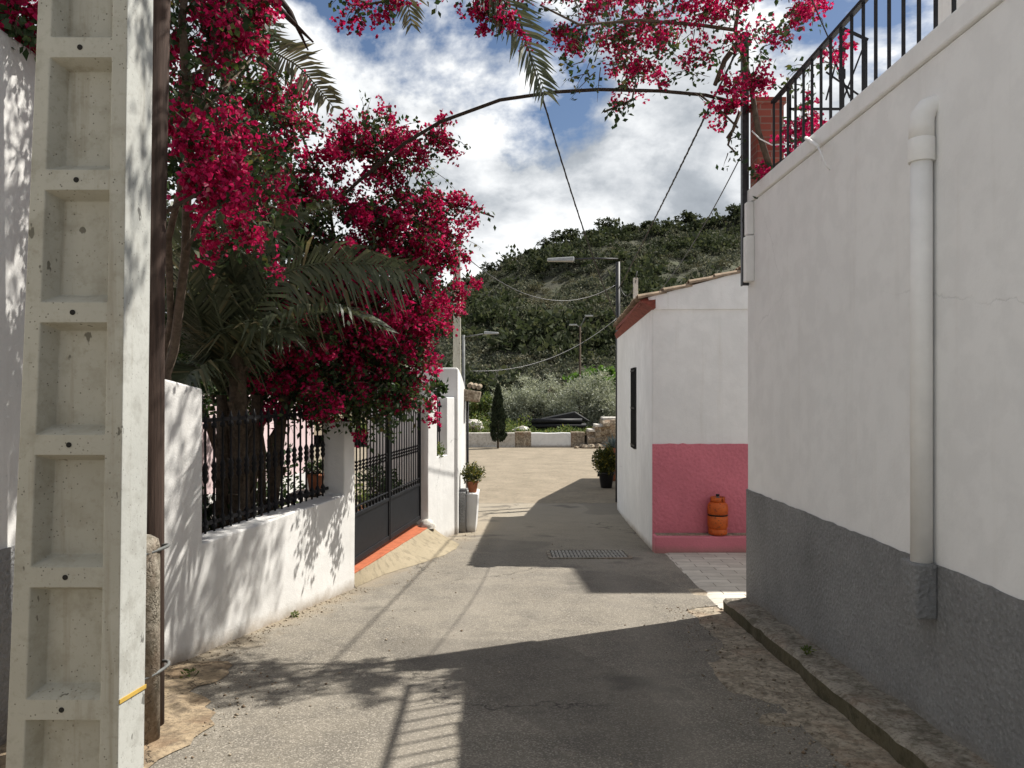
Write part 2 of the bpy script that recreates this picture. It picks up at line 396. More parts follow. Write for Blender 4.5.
M['cypress'] = leafm('cypress_spray', [(0,(.010,.018,.008)),(1,(.024,.036,.014))], .1, .8)
M['fig'] = leafm('bright_leaf', [(0,(.05,.11,.02)),(1,(.12,.21,.04))], .4)
M['herb'] = leafm('herb_leaf', [(0,(.05,.085,.02)),(.7,(.11,.15,.04)),(1,(.24,.24,.07))], .35)
M['yellowleaf'] = leafm('yellow_green_leaf', [(0,(.03,.045,.012)),(.7,(.075,.085,.02)),(1,(.26,.21,.03))], .35)
M['scrub'] = leafm('scrub_leaf', [(0,(.048,.058,.041)),(.4,(.085,.096,.067)),(.75,(.138,.142,.10)),(1,(.24,.23,.17))], .25, .8, 1.0, .1)
M['scrub_dark'] = leafm('dark_scrub_leaf', [(0,(.026,.036,.018)),(.6,(.048,.060,.031)),(1,(.085,.092,.05))], .34, .8, 1.0, .1)
M['agave'] = leafm('agave_leaf', [(0,(.12,.16,.16)),(1,(.2,.25,.25))], .1)

def hillm():
    n = N('hill_earth'); p = n.pos()
    f = n.noise(p, .12, 8, .65); g = n.noise(p, 1.3, 6, .7)
    c = n.ramp(f, [(.30,(.038,.040,.028)),(.48,(.062,.060,.040)),(.60,(.085,.092,.052)),(.75,(.14,.125,.085))])
    c = n.mix(n.ramp(g, [(.35,.6),(.55,0)]), c, (.032,.035,.022))
    return n.out(c, n.bump(g, 1, .3), .95)
M['hill'] = hillm()

# ------------------------------------------------------------------ ground, lane, plaza
def ys(a, b, st): 
    k = int(round((b-a)/st)); return [a + st*i for i in range(k+1)]
YN = ys(-8, 40, .125)
def sheet(name, mat, y0, y1, left, right, dz, nx=10, wob=0.0):
    rows = [y for y in YN if y0-1e-6 <= y <= y1+1e-6]; V = []; Q = []
    for y in rows:
        a, b = left(y), right(y)
        for i in range(nx+1):
            x = a + (b-a)*i/nx
            w = wob*fbm(x*1.7, y*1.7) if 0 < i < nx else 0
            V.append((x, y, zr(y)+dz+w))
    w = nx+1
    for r in range(len(rows)-1):
        for i in range(nx): Q.append((r*w+i, r*w+i+1, (r+1)*w+i+1, (r+1)*w+i))
    return struct(raw_mesh(name, V, Q, mat, None, True))

def gx():
    return [-900,-300,-120,-60,-30,-15,-8,-4,-2,0,2,4,8,15,30,60,120,300,900]
def ground():
    X = gx(); Y = [-300,-60,-20] + YN + [44,50,60,80,120,200,400,900]; V = []; Q = []
    for y in Y:
        for x in X: V.append((x, y, zr(max(-12,y))-.035))
    w = len(X)
    for r in range(len(Y)-1):
        for i in range(w-1): Q.append((r*w+i, r*w+i+1, (r+1)*w+i+1, (r+1)*w+i))
    return struct(raw_mesh('ground', V, Q, M['soil'], None, True))
ground()
sheet('plaza_pavement', M['plaza'], 14, 36.5, lambda y: -14, lambda y: 14, -.008, 16)
def asph_r(y):
    if y < 7: return 1.62 + .07*fbm(y*1.3, 3) + .05*fbm(y*5, 9) + .04*fbm(y*13, 4)
    return 1.60 + .9*smooth((y-7)/.5)
def end_wob(y): return 0
sheet('gutter_strip', M['gutter'], -8, 8, lambda y: 1.35, lambda y: 2.3, -.004, 24, .016)
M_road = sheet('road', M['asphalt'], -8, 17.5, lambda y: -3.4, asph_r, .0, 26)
# the torn far edge of the asphalt
me = M_road.data
for v in me.vertices:
    if v.co.y > 17.3: v.co.y += -1.2 + 1.6*fbm(v.co.x*.7, 1.5)

# paved alley beside the pink dado
def pave():
    V = []; Q = []; nx, ny = 20, 14
    for j in range(ny+1):
        y = 7.03 + (10.42-7.03)*j/ny
        for i in range(nx+1):
            l = 1.93 + .16*(y-7)/3.4 + .035*fbm(y*4, 2)
            x = l + (9-l)*(i/nx)**1.6
            V.append((x, y, zr(y)+(.012 if i else .001)))
    w = nx+1
    for j in range(ny):
        for i in range(nx): Q.append((j*w+i, j*w+i+1, (j+1)*w+i+1, (j+1)*w+i))
    struct(raw_mesh('alley_paving', V, Q, M['paving'], None, True))
pave()
# broken concrete apron round the pole feet
def apron():
    V = []; Q = []; nx, ny = 26, 70
    for j in range(ny+1):
        y = -1 + 6.4*j/ny
        r = -1.72 + .16*fbm(y*1.6, 7) + (.07*fbm(y*6, 1)+.06*fbm(y*15, 2)) - .35*smooth((y-4.2)/1.3)
        for i in range(nx+1):
            x = -3.2 + (r+3.2)*i/nx
            V.append((x, y, zr(y) + .006 + (.03*abs(fbm(x*2.6, y*2.6)) + .012*fbm(x*9, y*9) if i < nx else 0)))
    w = nx+1
    for j in range(ny):
        for i in range(nx): Q.append((j*w+i, j*w+i+1, (j+1)*w+i+1, (j+1)*w+i))
    struct(raw_mesh('concrete_apron', V, Q, M['apron'], None, True))
apron()

# ------------------------------------------------------------------ right building with terrace
RX = 2.17
def kerb():
    b = MB(); rows = ys(-8, 7.0, .125); V = []
    for y in rows:
        z = zr(y); e = 1.93 - .035*(y-7)*-.3 + .03*fbm(y*2.2, 4) + .03*fbm(y*6, 8)
        h = .115 + .025*fbm(y*3, 2) + .03*fbm(y*8, 5)
        V += [(e+.01, y, z-.06), (e+.004+.02*fbm(y*9,3), y, z+h*.82), (e+.03, y, z+h), (e+.14, y, z+h+.02*fbm(y*4,6)), (2.25, y, z+h+.012)]
    b.add(V, [])
    for r in range(len(rows)-1):
        for i in range(4):
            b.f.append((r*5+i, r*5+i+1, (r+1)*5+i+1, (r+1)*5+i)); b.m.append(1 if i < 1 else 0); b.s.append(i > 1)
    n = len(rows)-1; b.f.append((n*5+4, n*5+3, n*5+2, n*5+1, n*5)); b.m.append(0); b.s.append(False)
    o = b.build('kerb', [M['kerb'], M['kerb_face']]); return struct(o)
kerb()
rb = root('terrace_house', (5, 0, 0), 'white rendered house on the right with grey painted base and roof terrace', 'house')
MB().box(RX, 8, -8, 7.0, -.8, 3.345).build('wall', M['white_right'], rb, .012)
dd = MB()
vs = []; 
for y in ys(-8, 7.0, .0625): vs.append(y)
prof = [(y, .735 + .010*fbm(y*2, 11) + .007*fbm(y*9, 3) + .004*fbm(y*27, 6)) for y in vs]
poly = [(-8, -.7)] + [(7.004, -.7)] + [(y if y < 7 else 7.004, z) for y, z in reversed(prof)]
dd.prism(poly, (RX-.012, 0, 0), (0,1,0), (0,0,1), (.010,0,0))
dd.box(RX-.004, 7.9, 7.002, 7.012, -.7, .735)
dd.build('dado', M['grey_dado'], rb)
MB().box(RX-.022, 8.05, -8.1, 7.03, 3.345, 3.47).build('coping', M['white_right'], rb, .012)
# downpipe on the street face
dp = root('downpipe', (2.12, 3.88, .73), 'white plastic downpipe running down the white rendered wall into the grey base', 'downpipe')
px_, py_ = RX-.058, 3.92
MB().tube([(px_, py_, .74), (px_, py_, 2.0), (px_, py_, 2.96)], .052, 18).build('pipe', M['pvc'], dp)
MB().tube([(px_, py_, 2.91), (px_, py_, 2.99), (px_+.004, py_, 3.035), (px_+.03, py_-.0, 3.075), (px_+.075, py_, 3.09), (px_+.14, py_, 3.09)], [.060,.060,.060,.058,.056,.056], 18).build('elbow', M['pvc'], dp)
MB().tube([(px_, py_, 2.80), (px_, py_, 2.92)], .064, 18).build('collar', M['pvc'], dp, .004)
MB().box(RX-.125, RX-.012, 3.85, 4.01, .46, .742).build('boxing', M['grey_dado'], dp, .012)
# corner conduit
cc = root('conduit_box', (2.13, 6.9, 2.6), 'white conduit fixed at the far top corner of the white rendered wall', 'conduit')
MB().box(2.098, RX-.001, 6.80, 6.90, 2.62, 3.03).build('lower_cover', M['pvc'], cc, .008)
MB().box(2.105, RX-.001, 6.81, 6.89, 3.04, 3.335).build('upper_cover', M['pvc'], cc, .008)
# steel post at the corner
sp = root('steel_post', (2.135, 6.97, 2.6), 'dark steel post bolted to the far corner of the terrace wall', 'post')
MB().box(2.105, 2.165, 6.94, 6.95, 2.60, 4.92).box(2.105, 2.115, 6.95, 7.0, 2.60, 4.92).build('angle_bar', M['steel'], sp, .002)
MB().box(2.098, 2.17, 6.93, 6.938, 3.18, 3.22).build('clamp', M['steel'], sp)
# brick pillar
bp = root('brick_pillar', (2.31, 6.9, 3.47), 'short red brick pillar on the terrace corner wrapped in bougainvillea', 'pillar')
MB().box(2.192, 2.43, 6.79, 6.995, 3.468, 4.20).build('shaft', M['brick'], bp, .004)
MB().box(2.175, 2.447, 6.773, 7.012, 4.20, 4.26).build('cap', M['brick'], bp, .006)
# terrace railing
rl = root('terrace_railing', (2.2, 3, 3.47), 'black iron railing of plain bars along the top of the white terrace wall', 'railing')
MB().box(2.185, 2.225, -7.5, 6.42, 4.06, 4.085).build('handrail', M['iron'], rl, .003)
y = 6.40
while y > -3.5:
    MB().box(2.197, 2.213, y-.008, y+.008, 3.465, 4.06).build('bar', M['iron'], rl); y -= .163
# iron trellis further back on the terrace
tr = root('iron_trellis', (2.9, 7.2, 3.47), 'black iron trellis frame with crossed bars behind the terrace railing', 'trellis')
YT = 6.6
def T(px, py): return at(px, py, YT)
t_ = MB()
for px in (790, 843):
    p = T(px, 30 if px > 800 else 80); t_.bar((p.x, YT, 3.40), p, .018, .018)
t_.bar(T(788,109), T(846,109), .018, .018).bar(T(838,26), T(868,40), .018, .022).bar(T(866,40), (T(866,40).x, YT, 3.40), .018, .018)
t_.build('frame', M['iron'], tr)
t_ = MB().bar(T(826,72), T(866,100), .012, .012).bar(T(826,100), T(842,40), .012, .012).bar(T(843,100), T(866,40), .012, .012).bar(T(826,40), T(850,98), .012, .012)
t_.build('cross_bars', M['iron'], tr)
for q in ((842,50),(842,74)):
    p = T(*q); MB().obox(p, (.03,0,0), (0,.012,0), (0,0,.045)).build('rosette', M['iron'], tr, .008)
# hook + cord
hk = root('wall_hook', at(820,150,5.2), 'small white insulator hook with a cord stub on terrace coping', 'hook')
MB().tube([at(806,138,5.55), at(812,142,5.3), at(818,147,5.1)], .014, 8).build('insulator', M['pvc'], hk)
MB().tube([at(818,147,5.1), at(822,156,5.02), at(826,166,4.98), at(830,170,4.97)], .006, 6).build('cord', M['pvc'], hk)
o = MB().tube([at(752,131,6.6), at(760,139,6.55), at(772,145,6.5), at(790,144,6.35)], .006, 6).build('white_cord', M['pvc'])
tag(o, 'thin white cord sagging in front of the red brick pillar', 'cord')

# ------------------------------------------------------------------ house with the pink dado
hA, hB = Vector((1.97, 10.7, 0)), Vector((2.24, 16.2, 0))
hr = root('village_house', (4, 13, -.6), 'white single storey house with pink dado and clay tiled roof', 'house')
RS = .275
def roofz(x): return 2.93 + RS*(x-1.76)
w = MB()
x1 = 7.5
ft = [(hA.x, 10.7), (x1, 10.7), (x1, 16.2), (hB.x, 16.2)]
w.hexa([(x, y, -1.2) for x, y in ft] + [(x, y, roofz(x)-.11 if x > 3 else 2.86) for x, y in ft])
w.build('wall', M['white_house'], hr, .02)
g = MB().prism([(hA.x+.01, 2.80), (x1, 2.80+.02), (x1, roofz(x1)+.0), (hA.x-.06, roofz(hA.x-.06))], (0, 10.676, 0), (1,0,0), (0,0,1), (0,.022,0))
g.build('gable_band', M['white_house'], hr, .006)
pd = [(hA.x+.004 , -1.0), (x1, -1.0)] + [(x1 - (x1-hA.x-.004)*i/90, .912 + .013*fbm(i*.45, 4) + .006*fbm(i*1.9, 2)) for i in range(91)]
MB().prism(pd, (0, 10.676, 0), (1,0,0), (0,0,1), (0,.022,0)).build('dado', M['pink_dado'], hr)
MB().box(hA.x-.005, x1, 10.43, 10.674, -1.0, -.343).build('ledge', M['pink_smooth'], hr, .018)
MB().box(hA.x+.03, x1, 10.50, 10.672, -.343, -.335).build('ledge_top', M['gutter'], hr)
# window on the street facade (dark shutter)
def fac(Y, off=0): return Vector((hA.x + (hB.x-hA.x)*(Y-10.7)/5.5 + off, Y, 0))
wr = MB(); Ya, Yb, za, zb = 12.6, 13.2, .70, 2.06
p, q = fac(Ya), fac(Yb)
win = MB().hexa([(p.x-.012,Ya,za),(p.x+.05,Ya,za),(q.x+.05,Yb,za),(q.x-.012,Yb,za),(p.x-.012,Ya,zb),(p.x+.05,Ya,zb),(q.x+.05,Yb,zb),(q.x-.012,Yb,zb)]); win = win.build('window', M['gate_paint'], hr)
wf = MB()
for k in range(7):
    yy = Ya + (Yb-Ya)*(k+.5)/7; c = fac(yy); wf.bar((c.x-.03, yy, za), (c.x-.03, yy, zb), .014, .014)
for zz in (za+.05, (za+zb)/2, zb-.05):
    wf.bar((p.x-.032, Ya, zz), (q.x-.032, Yb, zz), .012, .03)
wf.build('window_grille', M['iron'], win)
# roof: rows of overlapping clay tiles
def lipx(Y): return 1.76 + (2.17-1.76)*(Y-10.6)/5.6
def tile_row(b, x0, Y, z0, slope, length, rr=.085, seg=.36, mi=0):
    n = int(length/seg); 
    for k in range(n):
        xa = x0 + k*seg; xb = xa + seg*1.12; V = []
        jit = random.uniform(-.014,.014)
        for (xx, r, lift) in ((xa, rr*1.08, .032), (xb, rr*.88, .0)):
            for j in range(7):
                a = math.pi*j/6
                V.append((xx, Y + r*math.cos(a), z0 + slope*(xx-x0) + r*.75*math.sin(a) + lift + jit))
        for (xx, r, lift) in ((xa, rr*1.08-.018, .032), (xb, rr*.88-.018, .0)):
            for j in range(7):
                a = math.pi*j/6
                V.append((xx, Y + r*math.cos(a), z0 + slope*(xx-x0) + r*.75*math.sin(a) + lift + jit))
        fs = [(j, j+1, 8+j, 7+j) for j in range(6)] + [(15+j, 14+j, 21+j, 22+j) for j in range(6)]
        fs += [(j+1, j, 14+j, 15+j) for j in range(6)]
        b.add(V, fs, mi, False)
rb_ = MB()
Y = 10.735
while Y < 16.3:
    tile_row(rb_, lipx(Y), Y, roofz(lipx(Y))-.01, RS, 4.4); Y += .19
rb_.build('roof_tile_rows', M['tile_roof'], hr)
sl = MB()
e0, e1 = lipx(10.55)+.05, lipx(16.25)+.05
for (xa, xb, th) in ((e0, 6.2, .07),):
    sl.hexa([(e0,10.70,roofz(e0)-.07),(6.2,10.70,roofz(6.2)-.07),(6.2,16.3,roofz(6.2)-.07),(e1,16.3,roofz(e1)-.07),
             (e0,10.70,roofz(e0)-.005),(6.2,10.70,roofz(6.2)-.005),(6.2,16.3,roofz(6.2)-.005),(e1,16.3,roofz(e1)-.005)])
sl.build('roof', M['eave_red'], hr)
# red corbel of tile ends below the lip
ev = MB(); Y = 10.58
while Y < 16.2:
    lx = lipx(Y); wx = fac(Y).x
    ev.hexa([(wx-.005,Y-.085,2.80),(wx+.02,Y-.085,2.80),(wx+.02,Y+.085,2.80),(wx-.005,Y+.085,2.80),
             (lx+.02,Y-.07,2.90),(wx+.02,Y-.085,2.92),(wx+.02,Y+.085,2.92),(lx+.02,Y+.07,2.90)])
    Y += .18
ev.build('eave_corbel', M['eave_red'], hr)
# hidden neighbours that throw the shadows on the lane
o = root('tall_house', (9, 13, 0), 'tall plain white house standing behind the terrace house', 'house')
MB().box(7.45, 13, 11.4, 13.4, -1, 9.2).build('wall', M['white_house'], o, .02)
MB().box(7.25, 13.2, 11.2, 13.6, 9.2, 9.4).build('roof', M['tile_roof'], o, .02)
o = root('back_house', (5, 21, -.9), 'low white house beyond the pink based house', 'house')
q = [(2.72,16.6),(8.5,16.6),(8.5,23.6),(4.5,23.6),(3.08,19.0)]
MB().prism(q, (0,0,-1.2), (1,0,0), (0,1,0), (0,0,3.75)).build('wall', M['white_house'], o, .02)
q = [(2.52,16.35),(8.7,16.35),(8.7,23.8),(4.38,23.8),(2.95,19.1)]
MB().prism(q, (0,0,2.551), (1,0,0), (0,1,0), (0,0,.11)).build('roof', M['tile_roof'], o, .01)

# gas bottle on the ledge
gc = at(718, 533, 10.535); gz = -.334
gb = root('gas_bottle', (gc.x, 10.55, gz), 'orange gas bottle standing on the ledge against the pink wall', 'gas bottle')
G = Vector((gc.x, 10.55, gz))
MB().lathe(G, [(.108,.0),(.127,.012),(.129,.035),(.129,.075),(.120,.085)], 28).build('foot_ring', M['orange'], gb)
MB().lathe(G, [(.095,.07),(.124,.085),(.140,.12),(.141,.25),(.134,.262)], 28).lathe(G, [(.134,.283),(.141,.295),(.141,.385),(.132,.42),(.112,.444),(.08,.458),(.03,.462)], 28).build('body', M['orange'], gb)
MB().lathe(G, [(.1335,.26),(.1355,.272),(.1335,.285)], 28).build('band', M['band_hole_shade'], [o for o in gb.children if o.name.startswith('body')][0])
hd = MB()
for k in range(24):
    a0, a1 = 2*math.pi*k/24, 2*math.pi*(k+1)/24
    if k % 8 in (3,): 
        z0 = .50
    else: z0 = .44
    vs = [G+Vector((r*math.cos(a), r*math.sin(a), z)) for r in (.092,.100) for a in (a0,a1) for z in (z0,.52)]
    hd.add(vs, [(0,2,3,1),(4,5,7,6),(1,3,7,5),(0,4,6,2)], 0, True)
hd.build('handle_ring', M['orange'], gb)
MB().lathe(G, [(.022,.455),(.022,.49),(.030,.495),(.030,.515),(.016,.52),(.016,.545)], 14).build('valve', M['galv'], gb); valve = [o for o in gb.children if o.name.startswith('valve')][0]
MB().lathe(G, [(.02,.53),(.026,.534),(.026,.556),(.02,.56)], 12).build('valve_cap', M['black_plastic'], valve)

# drain grate in the lane
dg = root('drain_grate', (1.03, 10.33, zr(10.33)), 'wide iron drain grate set across the lane near the pink based house', 'drain grate')
def gpt(x, y, dz): return (x, y, zr(y)+dz)
fr = MB(); X0, X1, Y0, Y1 = .50, 1.57, 9.98, 10.68
fr.bar(gpt(X0,Y0,.003), gpt(X1,Y0,.003), .05, .02).bar(gpt(X0,Y1,.003), gpt(X1,Y1,.003), .05, .02)
fr.bar(gpt(X0,Y0+.026,.003), gpt(X0,Y1-.026,.003), .05, .018).bar(gpt(X1,Y0+.026,.003), gpt(X1,Y1-.026,.003), .05, .018)
fr.build('frame', M['kerb'], dg)
br = MB(); k = 0; x = X0+.06
while x < X1-.04:
    br.bar(gpt(x,Y0+.027,.004), gpt(x,Y1-.027,.004), .034, .012); x += .050
br.bar(gpt(X0+.03,Y0+.24,.007), gpt(X1-.03,Y0+.24,.007), .03, .012).bar(gpt(X0+.03,Y0+.47,.007), gpt(X1-.03,Y0+.47,.007), .03, .012)
br.build('grille', M['grate'], dg)
pt = MB().add([gpt(X0+.03,Y0+.03,.0025),gpt(X1-.03,Y0+.03,.0025),gpt(X1-.03,Y1-.03,.0025),gpt(X0+.03,Y1-.03,.0025)], [(0,1,2,3)])
pt.build('pit', M['band_hole_shade'], dg)  # flat dark sheet on the lane, painting the shade below the bars

# ------------------------------------------------------------------ left garden wall, railing, gate
P0, P1, P2, P3 = Vector((-2.40,5.17,0)), Vector((-1.66,8.04,0)), Vector((-1.25,11.35,0)), Vector((-.94,12.45,0))
def frame(a, b):
    d = (b-a); L = d.length; d = d/L; return d, Vector((-d.y, d.x, 0)), L
d0, n0, L0 = frame(P0, P1)
def wobble(poly, step=.25, amp=.008, seed=0):
    out = []
    for i, (a, b) in enumerate(poly):
        c, e = poly[(i+1) % len(poly)]; L = math.hypot(c-a, e-b); k = max(1, int(L/step))
        for j in range(k):
            t = j/k; s = amp if 0 < j else amp*.4
            out.append((a+(c-a)*t + s*fbm(a+j*.37+seed, b), b+(e-b)*t + s*fbm(b+j*.41+seed, a+5)))
    return out
gw = root('garden_wall', P0, 'white plastered garden wall on the left with low railed opening', 'wall')
poly = [(-.5,-.9),(L0,-.9),(L0,1.32),(L0-.24,1.33),(L0-.24,.575),(.46,.505),(.46,1.645),(-.5,1.80)]
MB().prism(wobble(poly, .3, .012, 1), P0, d0, (0,0,1), n0*.24).build('wall', M['white'], gw, .014)
rl2 = root('window_railing', P0 + d0*1.6 + n0*.1 + Vector((0,0,.58)), 'black iron railing of knobbed bars set in the garden wall opening', 'railing')
def bal_prof(h):
    q = [(.007,0),(.007,.03),(.017,.035),(.017,.06),(.010,.065),(.018,.09),(.010,.115),(.007,.12),(.007,h*.42),(.011,h*.43),(.018,h*.46),(.011,h*.485),(.019,h*.51),(.011,h*.535),(.018,h*.56),(.010,h*.59),(.007,h*.60),(.007,h*.88),(.016,h*.89),(.016,h*.92),(.008,h*.93),(.014,h*.955),(.002,h*1.02)]
    return [(r*1.4, z) for r, z in q]
a_, b_ = P0 + d0*.46 + n0*.185, P0 + d0*(L0-.24) + n0*.185
MB().bar(a_+Vector((0,0,1.40)), b_+Vector((0,0,1.42)), .012, .03).build('top_rail', M['iron'], rl2)
MB().bar(a_+Vector((0,0,.585)), b_+Vector((0,0,.64)), .012, .03).build('bottom_rail', M['iron'], rl2)
k = 0; u = .52
while u < L0-.27:
    MB().lathe(P0 + d0*u + n0*.185 + Vector((0,0,.505+.07*(u-.46)/(L0-.7))), bal_prof(.93), 8).build('baluster', M['iron'], rl2); u += .11
# gate
GI = .13
g0, g1 = P1 + n0*GI + d0*.01, P2 + n0*GI
dg_, ng_, Lg = frame(g0, g1)
gt = root('driveway_gate', (g0+g1)/2 + Vector((0,0,-.28)), 'black double metal gate with solid lower panels and bars above', 'gate')
zb_, zm, zt = -.255, .27, 1.50
for s in (0, 1):
    lo, hi = (.02, Lg/2-.006) if s == 0 else (Lg/2+.006, Lg-.02)
    def GP(u, z, off=0): return g0 + dg_*u + ng_*off + Vector((0,0,z))
    lf = MB()
    lf.bar(GP(lo+.02, zb_), GP(lo+.02, zt), .04, .04).bar(GP(hi-.02, zb_), GP(hi-.02, zt), .04, .04)
    lf.bar(GP(lo+.04, zb_+.03), GP(hi-.04, zb_+.03), .038, .06).bar(GP(lo+.04, zm), GP(hi-.04, zm), .038, .04).bar(GP(lo+.04, zt-.02), GP(hi-.04, zt-.02), .038, .04)
    lf.bar(GP(lo+.04, zm+.09), GP(hi-.04, zm+.09), .02, .016)
    lfo = lf.build('gate_leaf', M['gate_paint'], gt, .003)
    MB().bar(GP(lo+.04, (zb_+zm)/2+.02, 0), GP(hi-.04, (zb_+zm)/2+.02, 0), .012, zm-zb_-.08).build('panel', M['gate_paint'], lfo)
    nb = 12
    for i in range(nb):
        u = lo + .06 + (hi-lo-.12)*(i+.5)/nb
        bar = MB().bar(GP(u, zm+.02), GP(u, zt-.04), .014, .014)
        bar.obox(GP(u, zm+.05), dg_*.014, ng_*.014, Vector((0,0,.018)))
        for zz in (.52, .56, .60): bar.obox(GP(u, zz+.25), dg_*.015, ng_*.015, Vector((0,0,.012)))
        bar.build('bar', M['iron'], lfo)
# threshold
th = MB()
A, B = P1 + d0*.005, P2.copy()
dth, nth, Lth = frame(A, B)
th.hexa([A+nth*.03+Vector((0,0,-.9)), B-nth*.05+Vector((0,0,-.9)), B+nth*.35+Vector((0,0,-.9)), A+nth*.35+Vector((0,0,-.9)),
         A+nth*.03+Vector((0,0,-.29)), B-nth*.05+Vector((0,0,-.34)), B+nth*.35+Vector((0,0,-.34)), A+nth*.35+Vector((0,0,-.29))])
tag(th.build('gate_step', M['orange_tile'], None, .006), 'orange tiled step under the black gate', 'step')
# cream ramp from the step to the lane
V = []; Q = []; nu, nv = 26, 6
for i in range(nu+1):
    u = Lth*i/nu; base = A + dth*u
    ext = .03 + .45*smooth(i/nu*1.15) + .05*fbm(u*2, 3)
    if i > nu-3: ext *= .9
    for j in range(nv+1):
        t = j/nv; p = base - nth*(-.029 + .08*i/nu + ext*t)
        z0 = -.305 - .05*i/nu; z1 = zr(p.y)+.004
        V.append((p.x, p.y, z0 + (z1-z0)*(t**.8) + .008*fbm(p.x*6, p.y*6)*(1-t)))
w_ = nv+1
for i in range(nu):
    for j in range(nv): Q.append((i*w_+j, (i+1)*w_+j, (i+1)*w_+j+1, i*w_+j+1))
rm = raw_mesh('driveway_ramp', V, Q, M['ramp'], None, True); struct(rm)
# white lump at the gate pier foot
st = MB(); c = P2 - n0*.02 + Vector((-.02,-.12,-.36)); vs = []
for i in range(7):
    for j in range(12):
        a = 2*math.pi*j/12; th_ = math.pi/2*i/6; r = .13*(1+.25*fbm(i*.7, j*.9))
        vs.append((c.x+r*math.cos(a)*math.cos(th_), c.y+r*math.sin(a)*math.cos(th_), c.z+.13*math.sin(th_)))
st.add(vs, [(i*12+j, i*12+(j+1)%12, (i+1)*12+(j+1)%12, (i+1)*12+j) for i in range(6) for j in range(12)], 0, True)
tag(st.build('stone', M['stone_white']), 'white painted stone at the foot of the far gate pier', 'stone')

d2, n2, L2 = frame(P2, P3)
fw = root('pier_wall', P2, 'short white wall beyond the gate with a narrow grilled slot', 'wall')
poly = [(0,-1.2),(L2,-1.2),(L2,1.56),(.80,1.56),(.80,.65),(.36,.65),(.36,1.56),(0,1.57)]
MB().prism(wobble(poly, .3, .008, 4), P2, d2, (0,0,1), n2*.19).build('wall', M['white'], fw, .012)
for i in range(4):
    u = .40 + .36*(i+.5)/4
    MB().lathe(P2 + d2*u + n2*.1 + Vector((0,0,.65)), bal_prof(.86), 8).build('bar', M['iron'], fw)
MB().bar(P2+d2*.36+n2*.1+Vector((0,0,1.42)), P2+d2*.80+n2*.1+Vector((0,0,1.42)), .012,.03).build('grille_rail', M['iron'], fw)

# white outbuilding with rounded shoulder
ob = root('outbuilding', (-1.8, 13.5, -.8), 'small white outbuilding with rounded shoulder at the lane bend', 'outbuilding')
pf = [(12.46,-1.2),(14.6,-1.2),(14.6,1.62),(14.35,1.74),(13.9,1.86),(13.3,1.97),(12.8,2.03),(12.46,2.05)]
MB().prism(pf, (-.885,0,0), (0,1,0), (0,0,1), (-1.5,0,0)).build('wall', M['white'], ob, .03)
MB().prism([(12.66,-1.1),(13.5,-1.1),(13.5,-.05),(13.1,-.01),(12.66,-.03)], (-.775,0,0), (0,1,0), (0,0,1), (-.16,0,0)).build('grey_patch', M['grey_dado'], ob)
bt = MB().hexa([(-.773,12.75,-1.2),(-.65,12.75,-1.2),(-.65,13.45,-1.2),(-.773,13.45,-1.2),(-.773,12.75,-.05),(-.57,12.75,-.06),(-.57,13.45,-.06),(-.773,13.45,-.05)])
bt.build('buttress', M['white'], ob, .02)
pp = MB().tube([(-.85,14.5,1.55),(-.85,14.5,.5),(-.85,14.5,-.8)], .025, 8); pp.build('drainpipe', M['dark_pipe'], ob)
cn = MB()
for i in range(3):
    a0 = at(470+4.5*i, 386+i*.8, 14.2)
    cn.tube([a0+Vector((0,-.16,0)), a0+Vector((.01,.25,.03))], .05, 8)
cn.hexa([(-.93,14.0,1.50),(-.62,14.0,1.46),(-.62,14.5,1.46),(-.93,14.5,1.50),(-.93,14.0,1.72),(-.58,14.0,1.66),(-.58,14.5,1.66),(-.93,14.5,1.72)])
cn.build('tiled_eave', M['rubble'], ob, .03)

# potted plants ------------------------------------------------------
def pot(b, c, r, h, rim=True):
    b.lathe(c, [(r*.68,0),(r*.72,.01),(r*.95,h*.82),(r*.97,h*.83),(r*1.08,h*.84),(r*1.08,h),(r*.95,h),(r*.9,h*.9)], 18)
    return b
def bush(P, R, n, L, W, mat, name, parent, up=.3):
    q = rng.normal(size=(n,3)); q = unit(q) * (rng.random((n,1))**.45) * np.array(R)
    q = q * (1 + .25*np.sin(q[:,[1,2,0]]*9/np.max(R)))
    V, Q = leaves(np.array(P)+q, rng.uniform(.7,1.3,n)*L, rng.uniform(.7,1.3,n)*W, axis=unit(q)*.8+np.array([0,0,up]))
    return raw_mesh(name, V, Q, mat, parent)
def potted(name, c, r, h, R, n, L, W, mat, potmat, label, soil=True, cat='potted plant'):
    c = Vector(c); rt = root(name, c, label, cat)
    pot(MB(), c, r, h).build('pot', potmat, rt)
    MB().lathe(c+Vector((0,0,h*.88)), [(r*.93,0),(r*.93,.004)], 14).build('soil', M['soil'], rt)
    bush((c.x, c.y, c.z+h+R[2]*.72), R, n, L, W, mat, 'foliage', rt)
    b = MB()
    for i in range(5):
        a = i*1.3; b.tube([c+Vector((.1*r*math.cos(a),.1*r*math.sin(a),h*.85)), c+Vector((R[0]*.5*math.cos(a), R[1]*.5*math.sin(a), h+R[2]))], .006, 5)
    b.build('stems', M['bark'], rt)
    return rt
potted('flower_pot', (-.672,12.95,-.058), .095, .19, (.19,.19,.17), 1000, .045, .024, M['yellowleaf'], M['terracotta'], 'terracotta pot with a bushy plant on the white buttress')
potted('shrub_pot', (2.52,20.3,-.87), .21, .42, (.31,.31,.38), 3200, .075, .038, M['yellowleaf'], M['black_plastic'], 'black tub with yellow green shrub beyond the white house corner')
ag = root('agave_pot', (2.92,22.0,-.87), 'blue grey agave in a pot behind the black shrub tub', 'potted plant')
pot(MB(), Vector((2.92,22.0,-.87)), .2, .95).build('pot', M['terracotta'], ag)
